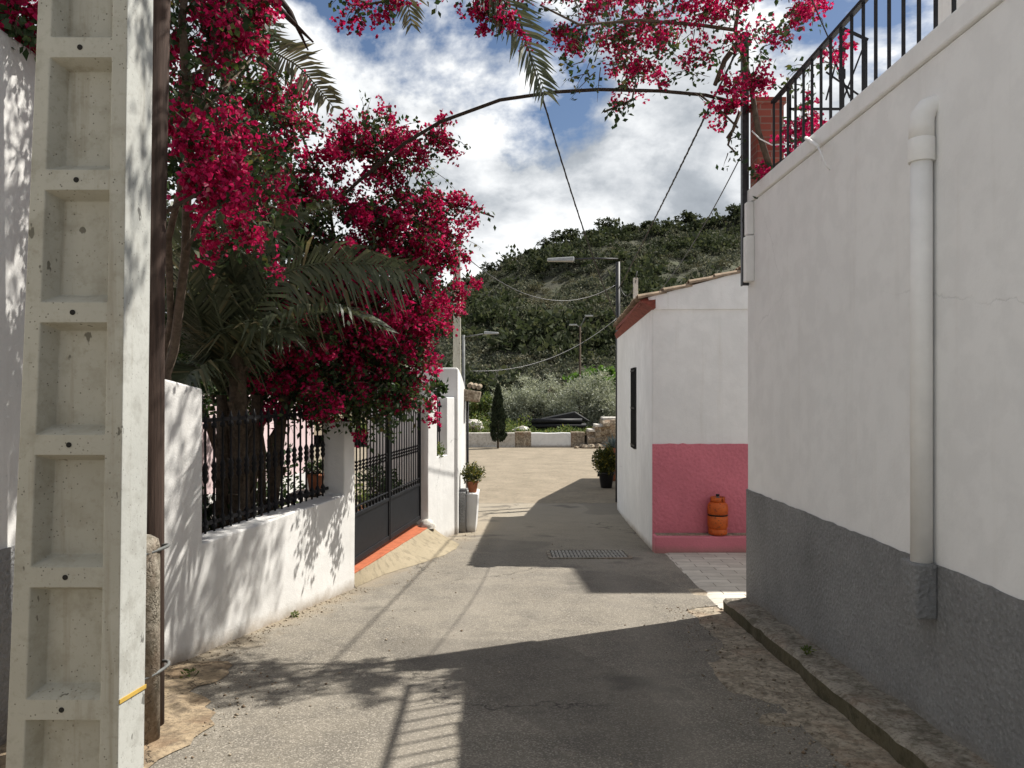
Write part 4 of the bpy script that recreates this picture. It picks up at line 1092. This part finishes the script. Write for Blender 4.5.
# ------------------------------------------------------------------ palm
def frond(pts, leaf, n, name, parent, mat, rr=.018, droop=.35, seed=0, wide=.022, twist=False):
    P = [Vector(p) for p in pts]
    # catmull-rom resample
    dense = []
    for i in range(len(P)-1):
        p0, p1, p2, p3 = P[max(i-1,0)], P[i], P[i+1], P[min(i+2,len(P)-1)]
        for k in range(10):
            t = k/10; dense.append(.5*((2*p1)+(p2-p0)*t+(2*p0-5*p1+4*p2-p3)*t*t+(3*p1-p0-3*p2+p3)*t**3))
    dense.append(P[-1])
    acc = [0]
    for a, c in zip(dense, dense[1:]): acc.append(acc[-1]+(c-a).length)
    L = acc[-1]; r = random.Random(seed); V = []; Q = []; b = MB()
    k = len(dense); b.tube(dense, [rr*(1-.85*i/(k-1)) for i in range(k)], 6, 0)
    for s in range(n):
        u = .12 + .87*s/(n-1); dist = u*L
        j = max(0, min(k-2, next((q for q in range(k-1) if acc[q+1] >= dist), k-2)))
        tt = (dist-acc[j])/max(1e-6, acc[j+1]-acc[j]); p = dense[j].lerp(dense[j+1], tt)
        d = (dense[min(j+2,k-1)]-dense[max(j-1,0)]).normalized()
        up = Vector((0,0,1)); side = d.cross(up)
        if side.length < .2: side = d.cross(Vector((1,0,0)))
        if twist: side = d.cross(Vector((.15,-1,.15)))
        side.normalize(); nrm = side.cross(d).normalized()
        ll = leaf*(math.sin(math.pi*min(1,.18+u*.78))**.6)*r.uniform(.85,1.1)
        for sg in (-1,1):
            fwd = .55+.7*u+r.uniform(-.25,.25)
            if r.random() < .06: continue
            ld = (side*sg + d*fwd + nrm*(.35+r.uniform(-.15,.15))).normalized()
            wv = ld.cross(nrm).normalized()*wide*.5 + nrm*wide*.2*sg
            m = p + ld*ll*.5; e = p + ld*ll + Vector((0,0,-droop*ll*r.uniform(.2,1.5)))
            b.add([p-wv*.4, p+wv*.4, m+wv, m-wv, e], [(0,1,2,3),(3,2,4)], 0)
    return b.build(name, mat, parent)
pt_ = at(245, 395, 6.75)
palm = root('palm_tree', (pt_.x, 6.75, -.3), 'tall palm rising behind the garden wall through the bougainvillea', 'palm')
cr = at(225,-25,6.7)
tk = []; 
for i in range(16):
    t = i/15; tk.append(Vector((pt_.x,6.75,-.4)).lerp(cr, t))
b = MB(); b.tube(tk, [.078-.012*t for t in [i/15 for i in range(16)]], 12)
for i in range(90):                           # leaf-base stubs
    t = i/90; p = Vector((pt_.x,6.75,-.3)).lerp(cr, t); a = i*2.4
    b.bar(p+Vector((math.cos(a)*.07,math.sin(a)*.07,0)), p+Vector((math.cos(a)*.115,math.sin(a)*.115,.10)), .05, .016)
b.build('trunk', M['palm_bark'], palm)
def A(px, py, Y): return at(px, py, Y)
FR = [
 ([cr, A(235,-10,6.6), A(262,42,6.4), A(300,68,6.2), A(334,108,6.0)], .34, 60, 'palm_leaf_dry'),
 ([cr, A(300,-120,6.5), A(400,-100,6.3), A(480,-30,6.2), A(520,30,6.2), A(546,96,6.2)], .46, 92, 'palm_leaf'),
 ([cr, A(300,-90,6.7), A(365,-70,6.8), A(400,-20,6.9), A(412,26,6.9)], .40, 50, 'palm_leaf_dry'),
 ([cr, A(180,-60,6.9), A(120,-20,7.1), A(80,60,7.3)], .35, 40, 'palm_leaf'),
 ([cr, A(200,-140,6.2), A(170,-160,5.6), A(140,-80,5.1)], .35, 40, 'palm_leaf'),
 ([cr, A(270,-200,7.0), A(330,-220,7.8), A(400,-130,8.6)], .40, 46, 'palm_leaf'),
 ([cr, A(230,-200,7.2), A(240,-260,8.0), A(260,-180,9.0)], .40, 46, 'palm_leaf'),
 ([cr, A(240,20,6.9), A(262,90,7.0), A(280,170,7.0)], .32, 40, 'palm_leaf'),
]
for i, (p, lf, n, m) in enumerate(FR): frond(p, lf, n, 'frond', palm, M[m], seed=i, twist=i in (0,1,2,7), droop=.2, wide=.026)
b = MB(); b.tube([A(240,-40,5.9), A(275,5,5.8), A(313,42,5.7)], [.04,.03,.008], 6).tube([A(250,-40,5.9), A(290,12,5.8), A(308,50,5.75)], [.03,.022,.006], 6); b.build('dead_frond', M['dead_leaf'], palm)

sp_ = at(222, 400, 7.0)
bpm = root('bushy_palm', (sp_.x, 7.0, -.3), 'low bushy palm with arching grey green fronds behind the railing', 'palm')
b = MB()
for dx, dy, lean in ((0,0,.0),(.16,.12,.12),(-.18,.05,-.15),(.3,.25,.2)):
    p0 = Vector((sp_.x+dx, 7.0+dy, -.4)); p1 = Vector((sp_.x+dx+lean*.5, 7.0+dy, .7)); p2 = Vector((sp_.x+dx+lean, 7.0+dy, 1.6))
    b.tube([p0,p1,p2], [.065,.055,.045], 9)
    for i in range(26):
        p = p0.lerp(p2, i/26); a = i*2.4; b.bar(p+Vector((math.cos(a)*.07,math.sin(a)*.045,0)), p+Vector((math.cos(a)*.08,math.sin(a)*.08,.08)), .04, .012)
b.build('trunk', M['palm_bark'], bpm)
c0 = at(222, 392, 7.0)
LF = [
 [(222,392,7.0),(245,330,6.6),(275,280,6.4),(330,262,6.2),(400,268,6.1)],
 [(222,392,7.0),(235,310,6.6),(255,250,6.4),(300,212,6.3)],
 [(222,392,7.0),(215,310,6.5),(220,240,6.3),(250,190,6.2)],
 [(222,392,7.0),(200,320,6.4),(183,262,6.1),(186,215,6.0)],
 [(222,392,7.0),(245,335,6.9),(290,295,6.7),(350,275,6.5),(425,272,6.4)],
 [(222,392,7.0),(228,310,7.0),(245,240,7.1),(275,185,7.2)],
 [(222,392,7.0),(210,320,7.0),(190,250,7.0),(170,205,7.0)],
 [(222,392,7.0),(250,300,7.1),(290,230,7.3),(330,190,7.6)],
 [(222,392,7.0),(200,350,6.7),(175,310,6.4),(158,300,6.2)],
 [(222,392,7.0),(240,330,7.0),(270,290,7.0),(310,262,7.1),(345,262,7.2)],
 [(222,392,7.0),(255,355,7.0),(290,335,7.0),(325,340,7.1)],
 [(222,392,7.0),(215,300,7.2),(215,220,7.4),(235,150,7.6)],
 [(222,392,7.0),(235,350,6.6),(262,330,6.3),(290,340,6.1)],
 [(222,392,7.0),(200,330,7.3),(185,280,7.5),(200,230,7.8)],
 [(222,392,7.0),(260,320,7.4),(310,280,7.9),(350,300,8.3)],
 [(222,392,7.0),(232,345,6.7),(236,290,6.5),(225,240,6.3)],
 [(222,392,7.0),(262,345,6.6),(300,318,6.3),(345,312,6.1),(385,330,6.0)],
 [(222,392,7.0),(190,340,6.9),(165,270,6.8),(160,220,6.8)],
 [(222,392,7.0),(240,300,6.8),(280,230,6.7),(330,205,6.6)],
 [(222,392,7.0),(225,340,6.5),(205,280,6.2),(185,250,6.0)],
 [(222,392,7.0),(205,372,6.6),(190,372,6.3),(176,395,6.1)],
]
for i, p in enumerate(LF): frond([at(*q) for q in p], .46, 58, 'frond', bpm, M['palm_leaf'], seed=50+i, wide=.030, twist=i in (0,1,4), droop=.55)

gtb = [(tuple(at(px,py,Y)), (.45,.45,.42), 1) for px,py,Y in ((185,330,8.2),(220,270,8.4),(265,310,8.8),(300,270,9.2),(250,370,8.6),(195,390,8.0),(240,210,8.8),(330,320,9.4),(300,370,9.0),(200,240,8.2),(280,230,9.0),(178,190,7.6),(212,130,7.8),(240,170,8.2),(172,270,7.4),(262,215,8.6),(190,330,7.4),(168,120,7.6))]
tree('garden_tree', (-3.2,8.6,-.33), 2.6, gtb, 10500, .085, .05, M['leaf'], 'dark leafy garden tree behind the bougainvillea and palms', tr=.07)
# ------------------------------------------------------------------ bougainvillea
class Vine:
    def __init__(self, seed): self.seed = seed; self.r = np.random.default_rng(seed); self.tw = MB(); self.lp = []; self.la = []; self.fp = []; self.fs = []
    def spray(self, p, d, L, flower, leafn=16, gravity=.5):
        r = self.r; pts = [np.array(p)]; d = np.array(d)/np.linalg.norm(d); n = 5
        for i in range(n):
            d = d + np.array([0,0,-gravity*.22]) + r.normal(size=3)*.12; d /= np.linalg.norm(d); pts.append(pts[-1] + d*L/n)
        self.tw.tube([Vector(q) for q in pts], [.006*(1-.8*i/n) for i in range(n+1)], 3, cap=False)
        pts = np.array(pts)
        t = r.random(leafn)**.8*n; i = np.minimum(t.astype(int), n-1); f = (t-i)[:,None]
        q = pts[i]*(1-f)+pts[i+1]*f + r.normal(size=(leafn,3))*.035
        self.lp.append(q); self.la.append((pts[i+1]-pts[i])/ (L/n)*.5 + np.array([0,0,-.35]))
        if r.random() < flower:
            k = r.integers(1,4)
            for _ in range(k):
                j = min(n, n-int(r.integers(0,3))); c = pts[j] + r.normal(size=3)*.04
                m = r.integers(10,24); self.fp.append(c + r.normal(size=(m,3))*r.uniform(.028,.05)); 
    def blob(self, px, py, Y, rx, ry, rd, n, flower, L=.32, leafn=15, grav=.5):
        r = self.r; c = np.array(at(px,py,Y)); R = np.array([rx/F*Y, rd, ry/F*Y])
        for _ in range(n):
            u = r.normal(size=3); u /= np.linalg.norm(u); s = r.random()**.5
            p = c + u*s*R*.85
            d = u*np.array([1,1,.7]) + r.normal(size=3)*.5 + np.array([0,0,.15])
            patch = .5 + 1.1*fbm(p[0]*2.3+self.seed, p[1]*2.3, p[2]*2.3, 2)      # blossom comes in patches
            self.spray(p, d, L*r.uniform(.6,1.35), flower if flower > .85 else min(1, max(.05, flower*2.0*smooth(patch*1.4-.15)))*.8, leafn, grav)
    def arcline(self, pts, n, flower, L=.25, leafn=12, jit=.05):
        P = [Vector(p) for p in pts]; r = self.r
        self.tw.tube(P, [.010]*len(P), 4)
        for _ in range(n):
            i = r.integers(0,len(P)-1); p = P[i].lerp(P[i+1], r.random()); d = r.normal(size=3)+np.array([0,0,-.2])
            self.spray(np.array(p)+r.normal(size=3)*jit, d, L*r.uniform(.5,1.2), flower, leafn)
    def finish(self, rt, leaf=.060, bract=.036):
        P = np.concatenate(self.lp); A_ = np.concatenate(self.la); n = len(P)
        V, Q = leaves(P, self.r.uniform(.6,1.25,n)*leaf, self.r.uniform(.6,1.2,n)*leaf*.68, axis=A_, fold=.15, r=self.r)
        raw_mesh('foliage', V, Q, M['leaf'], rt)
        P = np.concatenate(self.fp)
        P3 = np.repeat(P, 3, 0); n = len(P3)           # three papery bracts to a flower
        ax = np.repeat(unit(self.r.normal(size=(len(P),3))), 3, 0)
        V, Q = leaves(P3, self.r.uniform(.8,1.2,n)*bract, self.r.uniform(.8,1.2,n)*bract*.85, axis=ax*.9, fold=.2, r=self.r)
        raw_mesh('blossom', V, Q, M['bract'], rt)
        tw = self.tw.build('twigs', M['bark'], rt); tw['kind'] = 'stuff'
        return n

bg = root('bougainvillea', at(262,470,7.4), 'large magenta bougainvillea spilling over the garden wall and black gate', 'bougainvillea')
v = Vine(21)
for a in [
 (384,318,7.9,44,52,.55,200,.85), (312,340,7.5,46,48,.45,150,.85), (405,228,8.1,38,40,.45,130,.85), (335,225,7.6,46,44,.45,105,.6),
 (370,145,7.8,36,18,.35,66,.8), (415,165,8.2,18,16,.3,22,.7), (284,150,7.3,30,50,.4,66,.7), (398,360,7.9,18,34,.35,50,.75), (378,386,7.8,42,18,.4,90,.3),
 (305,386,7.4,48,18,.35,86,.25), (350,280,7.7,50,42,.45,105,.8), (422,272,8.3,13,32,.3,34,.8), (275,390,7.6,50,18,.4,60,.10),
 (356,408,7.8,56,9,.35,84,.05), (262,120,6.9,24,40,.35,36,.65), (262,255,7.5,48,55,.4,72,.5), (396,396,8.0,16,12,.3,26,.4), (440,238,8.3,12,20,.25,14,.8)
]:
    v.blob(*a)
v.arcline([at(425,190,8.3), at(450,203,8.3), at(475,210,8.3), at(494,217,8.3)], 12, .75, .16, 8, .02)
v.arcline([at(400,130,8.2), at(430,135,8.0), at(455,140,7.9)], 14, .5, .2, 9, .03)
v.arcline([at(436,255,8.4), at(452,262,8.4), at(460,290,8.4), at(456,318,8.4)], 14, .8, .16, 9, .03)
v.arcline([at(300,110,7.8), at(290,90,7.6), at(284,105,7.6)], 8, .7, .2, 9, .03)
st_ = MB()
def stem(pts, r0, r1, n=7): 
    P = [Vector(p) for p in pts]; k = len(P); st_.tube(P, [r0+(r1-r0)*i/(k-1) for i in range(k)], n)
g0_ = at(262,470,7.4); g0_.z = -.35
stem([g0_, at(262,450,7.4), at(255,400,7.4), at(290,340,7.5), at(340,280,7.7), at(400,210,8.1)], .045, .012)
stem([g0_+Vector((.1,.1,0)), at(270,440,7.5), at(300,390,7.6), at(360,370,7.8), at(415,350,8.0)], .035, .010)
stem([at(340,280,8.0), at(330,210,8.0), at(300,130,7.5), at(285,100,7.4)], .022, .008)
stem([at(300,390,7.9), at(320,430,8.0), at(330,410,8.1)], .015, .008)
stem([at(400,210,8.5), at(380,150,8.2)], .014, .006)
st_.build('trunk', M['bark'], bg)
v.finish(bg)

pb = root('pole_bougainvillea', (-2.66,5.8,-.32), 'magenta bougainvillea climbing the dark wooden pole on the left', 'bougainvillea')
v = Vine(33)
for a in [(200,160,4.5,20,18,.14,14,1.0,.12,6), (228,186,4.6,18,8,.12,9,1.0,.12,6), (185,128,4.45,12,14,.1,6,.95,.12,6), (222,90,5.2,22,60,.3,30,.16), (200,20,4.9,24,40,.3,34,.35), (240,40,5.4,18,50,.3,26,.3),
          (232,235,5.0,12,16,.12,8,.9,.14), (180,60,4.7,18,70,.2,26,.3), (250,140,5.3,20,40,.25,24,.16), (215,-50,5.0,50,50,.4,60,.4), (215,10,4.7,14,18,.1,9,.9,.15),(262,200,5.9,22,45,.3,26,.12)]:
    v.blob(*a)
st_ = MB()
stem([(-2.66,5.8,-.32), (-2.64,5.8,.8), at(166,375,5.8), at(174,350,5.7), at(186,250,5.2), at(188,120,4.8), at(182,20,4.6), at(190,-60,4.6)], .045, .02)
stem([(-2.72,5.9,-.32), (-2.70,5.9,.8), at(160,370,5.9), at(171,320,5.6), at(168,240,5.0), at(192,140,4.8), at(214,40,4.8), at(205,-60,4.9)], .035, .014)
stem([at(148,222,4.35), at(172,208,4.4), at(205,190,4.5)], .016, .010)
stem([at(188,120,4.5), at(215,100,4.9), at(250,60,5.2)], .016, .006)
stem([at(186,250,4.5), at(205,215,4.5), at(235,195,4.6)], .012, .005)
st_.build('trunk', M['bark'], pb)
v.finish(pb, bract=.035)

wb = root('wall_bougainvillea', (-2.7,3.9,3.4), 'small magenta bougainvillea spray hanging over the neighbour wall top', 'bougainvillea')
v = Vine(44)
for a in [(15,10,4.05,22,14,.12,16,.9,.15,7), (25,38,4.05,12,8,.1,10,.2,.14,8), (-10,-25,4.1,40,30,.25,40,.5)]: v.blob(*a)
st_ = MB(); stem([at(-20,-40,4.1), at(5,0,4.08), at(28,40,4.06)], .012, .005); st_.build('trunk', M['bark'], wb)
v.finish(wb, bract=.038)

tbv = root('terrace_bougainvillea', (2.25,6.85,3.47), 'magenta bougainvillea over the lane arch and the terrace corner', 'bougainvillea')
v = Vine(55)
for a in [(600,30,7.4,52,24,.8,42,.36,.28,9), (655,28,7.5,48,28,.8,42,.4,.28,9), (700,12,7.0,40,24,.4,20,.35,.3,9), (568,0,7.3,34,18,.7,24,.2,.28,9), (620,-36,8.0,100,26,.7,48,.3),
          (600,62,6.8,36,16,.3,12,.5,.26,8), (645,58,6.9,26,14,.25,10,.6,.24,8),
          (560,-80,7.0,60,34,.5,20,.3), (600,-100,8.2,80,40,.5,60,.3,.5,12,.9), (650,-60,8.6,60,30,.5,40,.3,.5,12,.9), (560,-60,7.8,50,30,.5,28,.3,.5,12,.9),
          (742,84,6.72,12,10,.12,7,1.0,.12,6), (760,50,6.75,26,24,.22,14,.3,.2,8), (735,-30,6.8,50,30,.4,26,.4), (806,88,6.5,16,20,.12,10,.45,.16,7), (800,118,6.5,11,9,.1,6,.9,.12,5),
          (766,178,6.62,16,4,.07,8,.4,.10,7), (806,142,6.35,10,10,.09,6,.6,.12,7), (815,62,6.5,12,18,.1,5,.4,.18,7), (785,20,6.7,20,22,.18,10,.3,.2,8), (815,8,6.6,14,12,.1,5,.6,.15,6), (722,52,6.85,26,12,.18,10,.7,.2,8), (690,72,6.9,22,9,.14,7,.6,.18,7)]:
    v.blob(*a)
for c_, R_, n_ in (((-.25,5.3,5.6),(.75,.5,.3),60), ((.5,5.75,5.65),(.5,.35,.25),46), ((-.95,5.0,5.6),(.4,.35,.25),34), ((.15,3.4,4.95),(.5,.5,.28),30), ((-.6,4.4,5.3),(.5,.5,.25),26)):
    v.blob(c_[0]/c_[1]*F+CX, HZ-(c_[2]-CAMH)/c_[1]*F, c_[1], R_[0]/c_[1]*F, R_[2]/c_[1]*F, R_[1], n_, .3, .3, 11)
v.arcline([at(470,-15,6.2), at(490,10,6.2), at(510,22,6.2)], 14, .8, .16, 8, .03)
v.arcline([at(330,-8,5.6), at(370,4,5.6), at(420,-6,5.8), at(470,-15,6.2), at(530,-20,6.4)], 26, .45, .16, 8, .03)
v.arcline([at(622,60,6.85), at(636,80,6.9), at(632,100,6.9), at(604,112,6.9)], 11, .35, .12, 7, .02)
v.arcline([at(700,95,6.9), at(722,112,6.9), at(738,128,6.9)], 6, .6, .12, 6, .03)
v.arcline([at(735,122,6.9), at(728,145,6.9), at(738,155,6.85)], 5, .3, .12, 5, .02)
st_ = MB()
stem([at(300,235,7.6), at(360,180,7.3), at(405,143,7.1), at(440,122,7.0), at(500,100,7.0), at(555,92,7.0), at(600,89.5,7.0), at(660,91,7.0), at(705,95,6.98), at(742,104,6.95)], .017, .016, 8)
st_.build('arch_branch', M['bark_dark'], tbv)
st_ = MB()
stem([at(770,168,6.65), at(758,130,6.72), at(750,80,6.78), at(735,30,6.85), at(700,25,6.9), at(640,20,6.9), at(580,25,6.7), at(540,5,6.5)], .028, .008)
stem([at(560,-70,6.6), (.3,5.9,5.75), (-.25,5.3,5.6), (-.6,4.4,5.3)], .012, .006)
stem([(-.25,5.3,5.6), (.0,4.2,5.2), (.15,3.4,4.95)], .010, .005)
stem([at(742,38,6.85), at(725,60,6.9), at(715,85,6.9)], .03, .02)
stem([at(735,30,6.85), at(745,-40,6.8), at(660,-60,6.9), at(560,-70,6.6)], .02, .008)
stem([at(740,112,6.9), at(733,130,6.9), at(727,138,6.9)], .018, .012)
stem([at(830,125,6.0), at(800,150,6.3), at(770,168,6.65)], .014, .012)
st_.build('trunk', M['bark'], tbv)
v.finish(tbv, bract=.033)
# green sprig on the gate pier
sg = root('ivy_sprig', P2+Vector((-.05,0,1.57)), 'green leafy sprig poking over the far gate pier', 'plant')
q = at(436,388,11.4); bush((q.x,q.y,q.z), (.16,.12,.14), 130, .09, .06, M['leaf'], 'foliage', sg)
MB().tube([at(418,400,11.3), at(430,390,11.4), at(444,384,11.4)], .008, 5).build('stem', M['bark'], sg)

# loose grit along the edges
def grit(n):
    r = np.random.default_rng(5); P = []
    for _ in range(n):
        k = r.random()
        if k < .42: y = r.uniform(1.2,7.2); x = asph_r(y) + r.normal()*.14
        elif k < .62:
            t = r.random(); y = 4.6+3.5*t; x = -2.40+.258*(y-5.17)+abs(r.normal())*.13
        elif k < .82: y = r.uniform(2.0,5.2); x = -1.75 + r.normal()*.22
        elif k < .92: y = r.uniform(8,13); x = -1.66+.128*(y-8.04)+.32+abs(r.normal())*.16
        else: y = r.uniform(2.5,12); x = r.uniform(-1.2,1.4)
        if x < -2.40+.258*(y-5.17)+.01 and y > 4.6 and y < 8: continue
        P.append((x, y, zr(y)+.004, abs(r.normal())*.0045+.002))
    P = np.array(P); m = len(P); d = np.array([(1,0,0),(0,1,0),(-1,0,0),(0,-1,0),(0,0,.8),(0,0,-.5)])
    V = P[:,None,:3] + d[None]*P[:,3][:,None,None]*r.uniform(.6,1.4,(m,6,1))
    f = np.array([(0,1,4),(1,2,4),(2,3,4),(3,0,4),(1,0,5),(2,1,5),(3,2,5),(0,3,5)])
    o = raw_mesh('gravel', V.reshape(-1,3), (f[None]+np.arange(m)[:,None,None]*6).reshape(-1,3), M['rubble']); o['kind'] = 'stuff'; o['label'] = 'loose grit along the lane edges'
grit(2300)
for i, (x, y, rr_, lab) in enumerate(((-2.13,5.05,.05,'tiny green weed in the broken concrete by the garden wall foot'),(-1.93,6.75,.03,'tiny weed sprouting at the base of the white garden wall'),(2.02,5.2,.03,'tiny weed on the kerb under the grey wall base'))):
    rt = root('weed', (x,y,zr(y)), lab, 'weed'); bush((x,y,zr(y)+.02+(.12 if x > 0 else 0)), (rr_,rr_,rr_*.6), 40, .035, .014, M['herb'], 'foliage', rt)
# ------------------------------------------------------------------ light, sky, camera
sun_vec = Vector((.66,.35,1.0)).normalized()
el = math.asin(sun_vec.z); azm = math.atan2(sun_vec.x, sun_vec.y)
sd = bpy.data.lights.new('sun', 'SUN'); sd.energy = 5.0; sd.angle = rad(.53); sd.color = (1.0,.955,.885)
so = bpy.data.objects.new('sun', sd); C.objects.link(so); so.rotation_euler = sun_vec.to_track_quat('Z','Y').to_euler(); so.location = (6,4,12)

W = bpy.data.worlds.new('World'); S.world = W; W.use_nodes = True; nt = W.node_tree
bgd = nt.nodes['Background']; bgd.inputs['Strength'].default_value = .084
class WN(N):
    def __init__(self, t): self.t = t
wn = WN(nt)
sky = wn.node('ShaderNodeTexSky', sky_type='NISHITA'); sky.sun_disc = False; sky.sun_elevation = el; sky.sun_rotation = azm
sky.air_density = 1.0; sky.dust_density = .6; sky.ozone_density = 1.4
tc = wn.node('ShaderNodeTexCoord').outputs['Generated']
sx = wn.node('ShaderNodeSeparateXYZ'); wn.link(tc, sx.inputs[0])
den = wn.math('ADD', wn.math('MAXIMUM', sx.outputs[2], .0), .42)
cv = wn.node('ShaderNodeCombineXYZ'); wn.link(wn.math('DIVIDE', sx.outputs[0], den), cv.inputs[0]); wn.link(wn.math('DIVIDE', sx.outputs[1], den), cv.inputs[1])
def dens(off):
    m = wn.node('ShaderNodeMapping'); m.inputs['Location'].default_value = off; wn.link(cv.outputs[0], m.inputs[0])
    a = wn.noise(m.outputs[0], 2.6, 9, .58, .2); c = wn.noise(m.outputs[0], .9, 3, .5)
    return wn.math('ADD', wn.math('MULTIPLY', a, .75), wn.math('MULTIPLY', c, .25))
OFF = (30.5, -36.6, 0)
D0 = dens(OFF); D1 = dens((OFF[0]+.05, OFF[1]+.04, 0))
low = wn.math('MULTIPLY', wn.ramp(sx.outputs[2], [(.30,1),(.45,0)]), .10)
mask = wn.ramp(wn.math('ADD', D0, low), [(.465,0),(.53,1)])
shade = wn.math('ADD', wn.math('MULTIPLY', wn.math('SUBTRACT', D0, D1), 4.2), .5)
thick = wn.ramp(D0, [(.52,1),(.66,.0)])
lit = wn.math('MULTIPLY_ADD', shade, .55, wn.math('MULTIPLY', thick, .45))
ccol = wn.ramp(lit, [(.24,(2.1,2.35,2.7)),(.53,(3.8,4.1,4.45)),(.70,(6.5,6.7,6.9)),(.90,(9.2,9.3,9.3))])
skyc = wn.mix(1.0, sky.outputs[0], (.62,.64,.68), 'MULTIPLY')
wn.link(wn.mix(mask, skyc, ccol), bgd.inputs[0])

cam = bpy.data.cameras.new('camera'); co = bpy.data.objects.new('camera', cam); C.objects.link(co)
co.location = (0,0,CAMH); co.rotation_euler = (rad(90),0,0)
cam.sensor_width = 36; cam.lens = 36*F/1024; cam.shift_y = (HZ-384)/1024; cam.clip_end = 3000; cam.clip_start = .05
S.camera = co
vs_ = S.view_settings; vs_.view_transform = 'Standard'; vs_.look = 'None'; vs_.exposure = .62; vs_.gamma = 1; vs_.use_curve_mapping = False
S.render.resolution_x = 1024; S.render.resolution_y = 768
S.cycles.max_bounces = 6; S.cycles.diffuse_bounces = 4; S.cycles.glossy_bounces = 2; S.cycles.transmission_bounces = 3
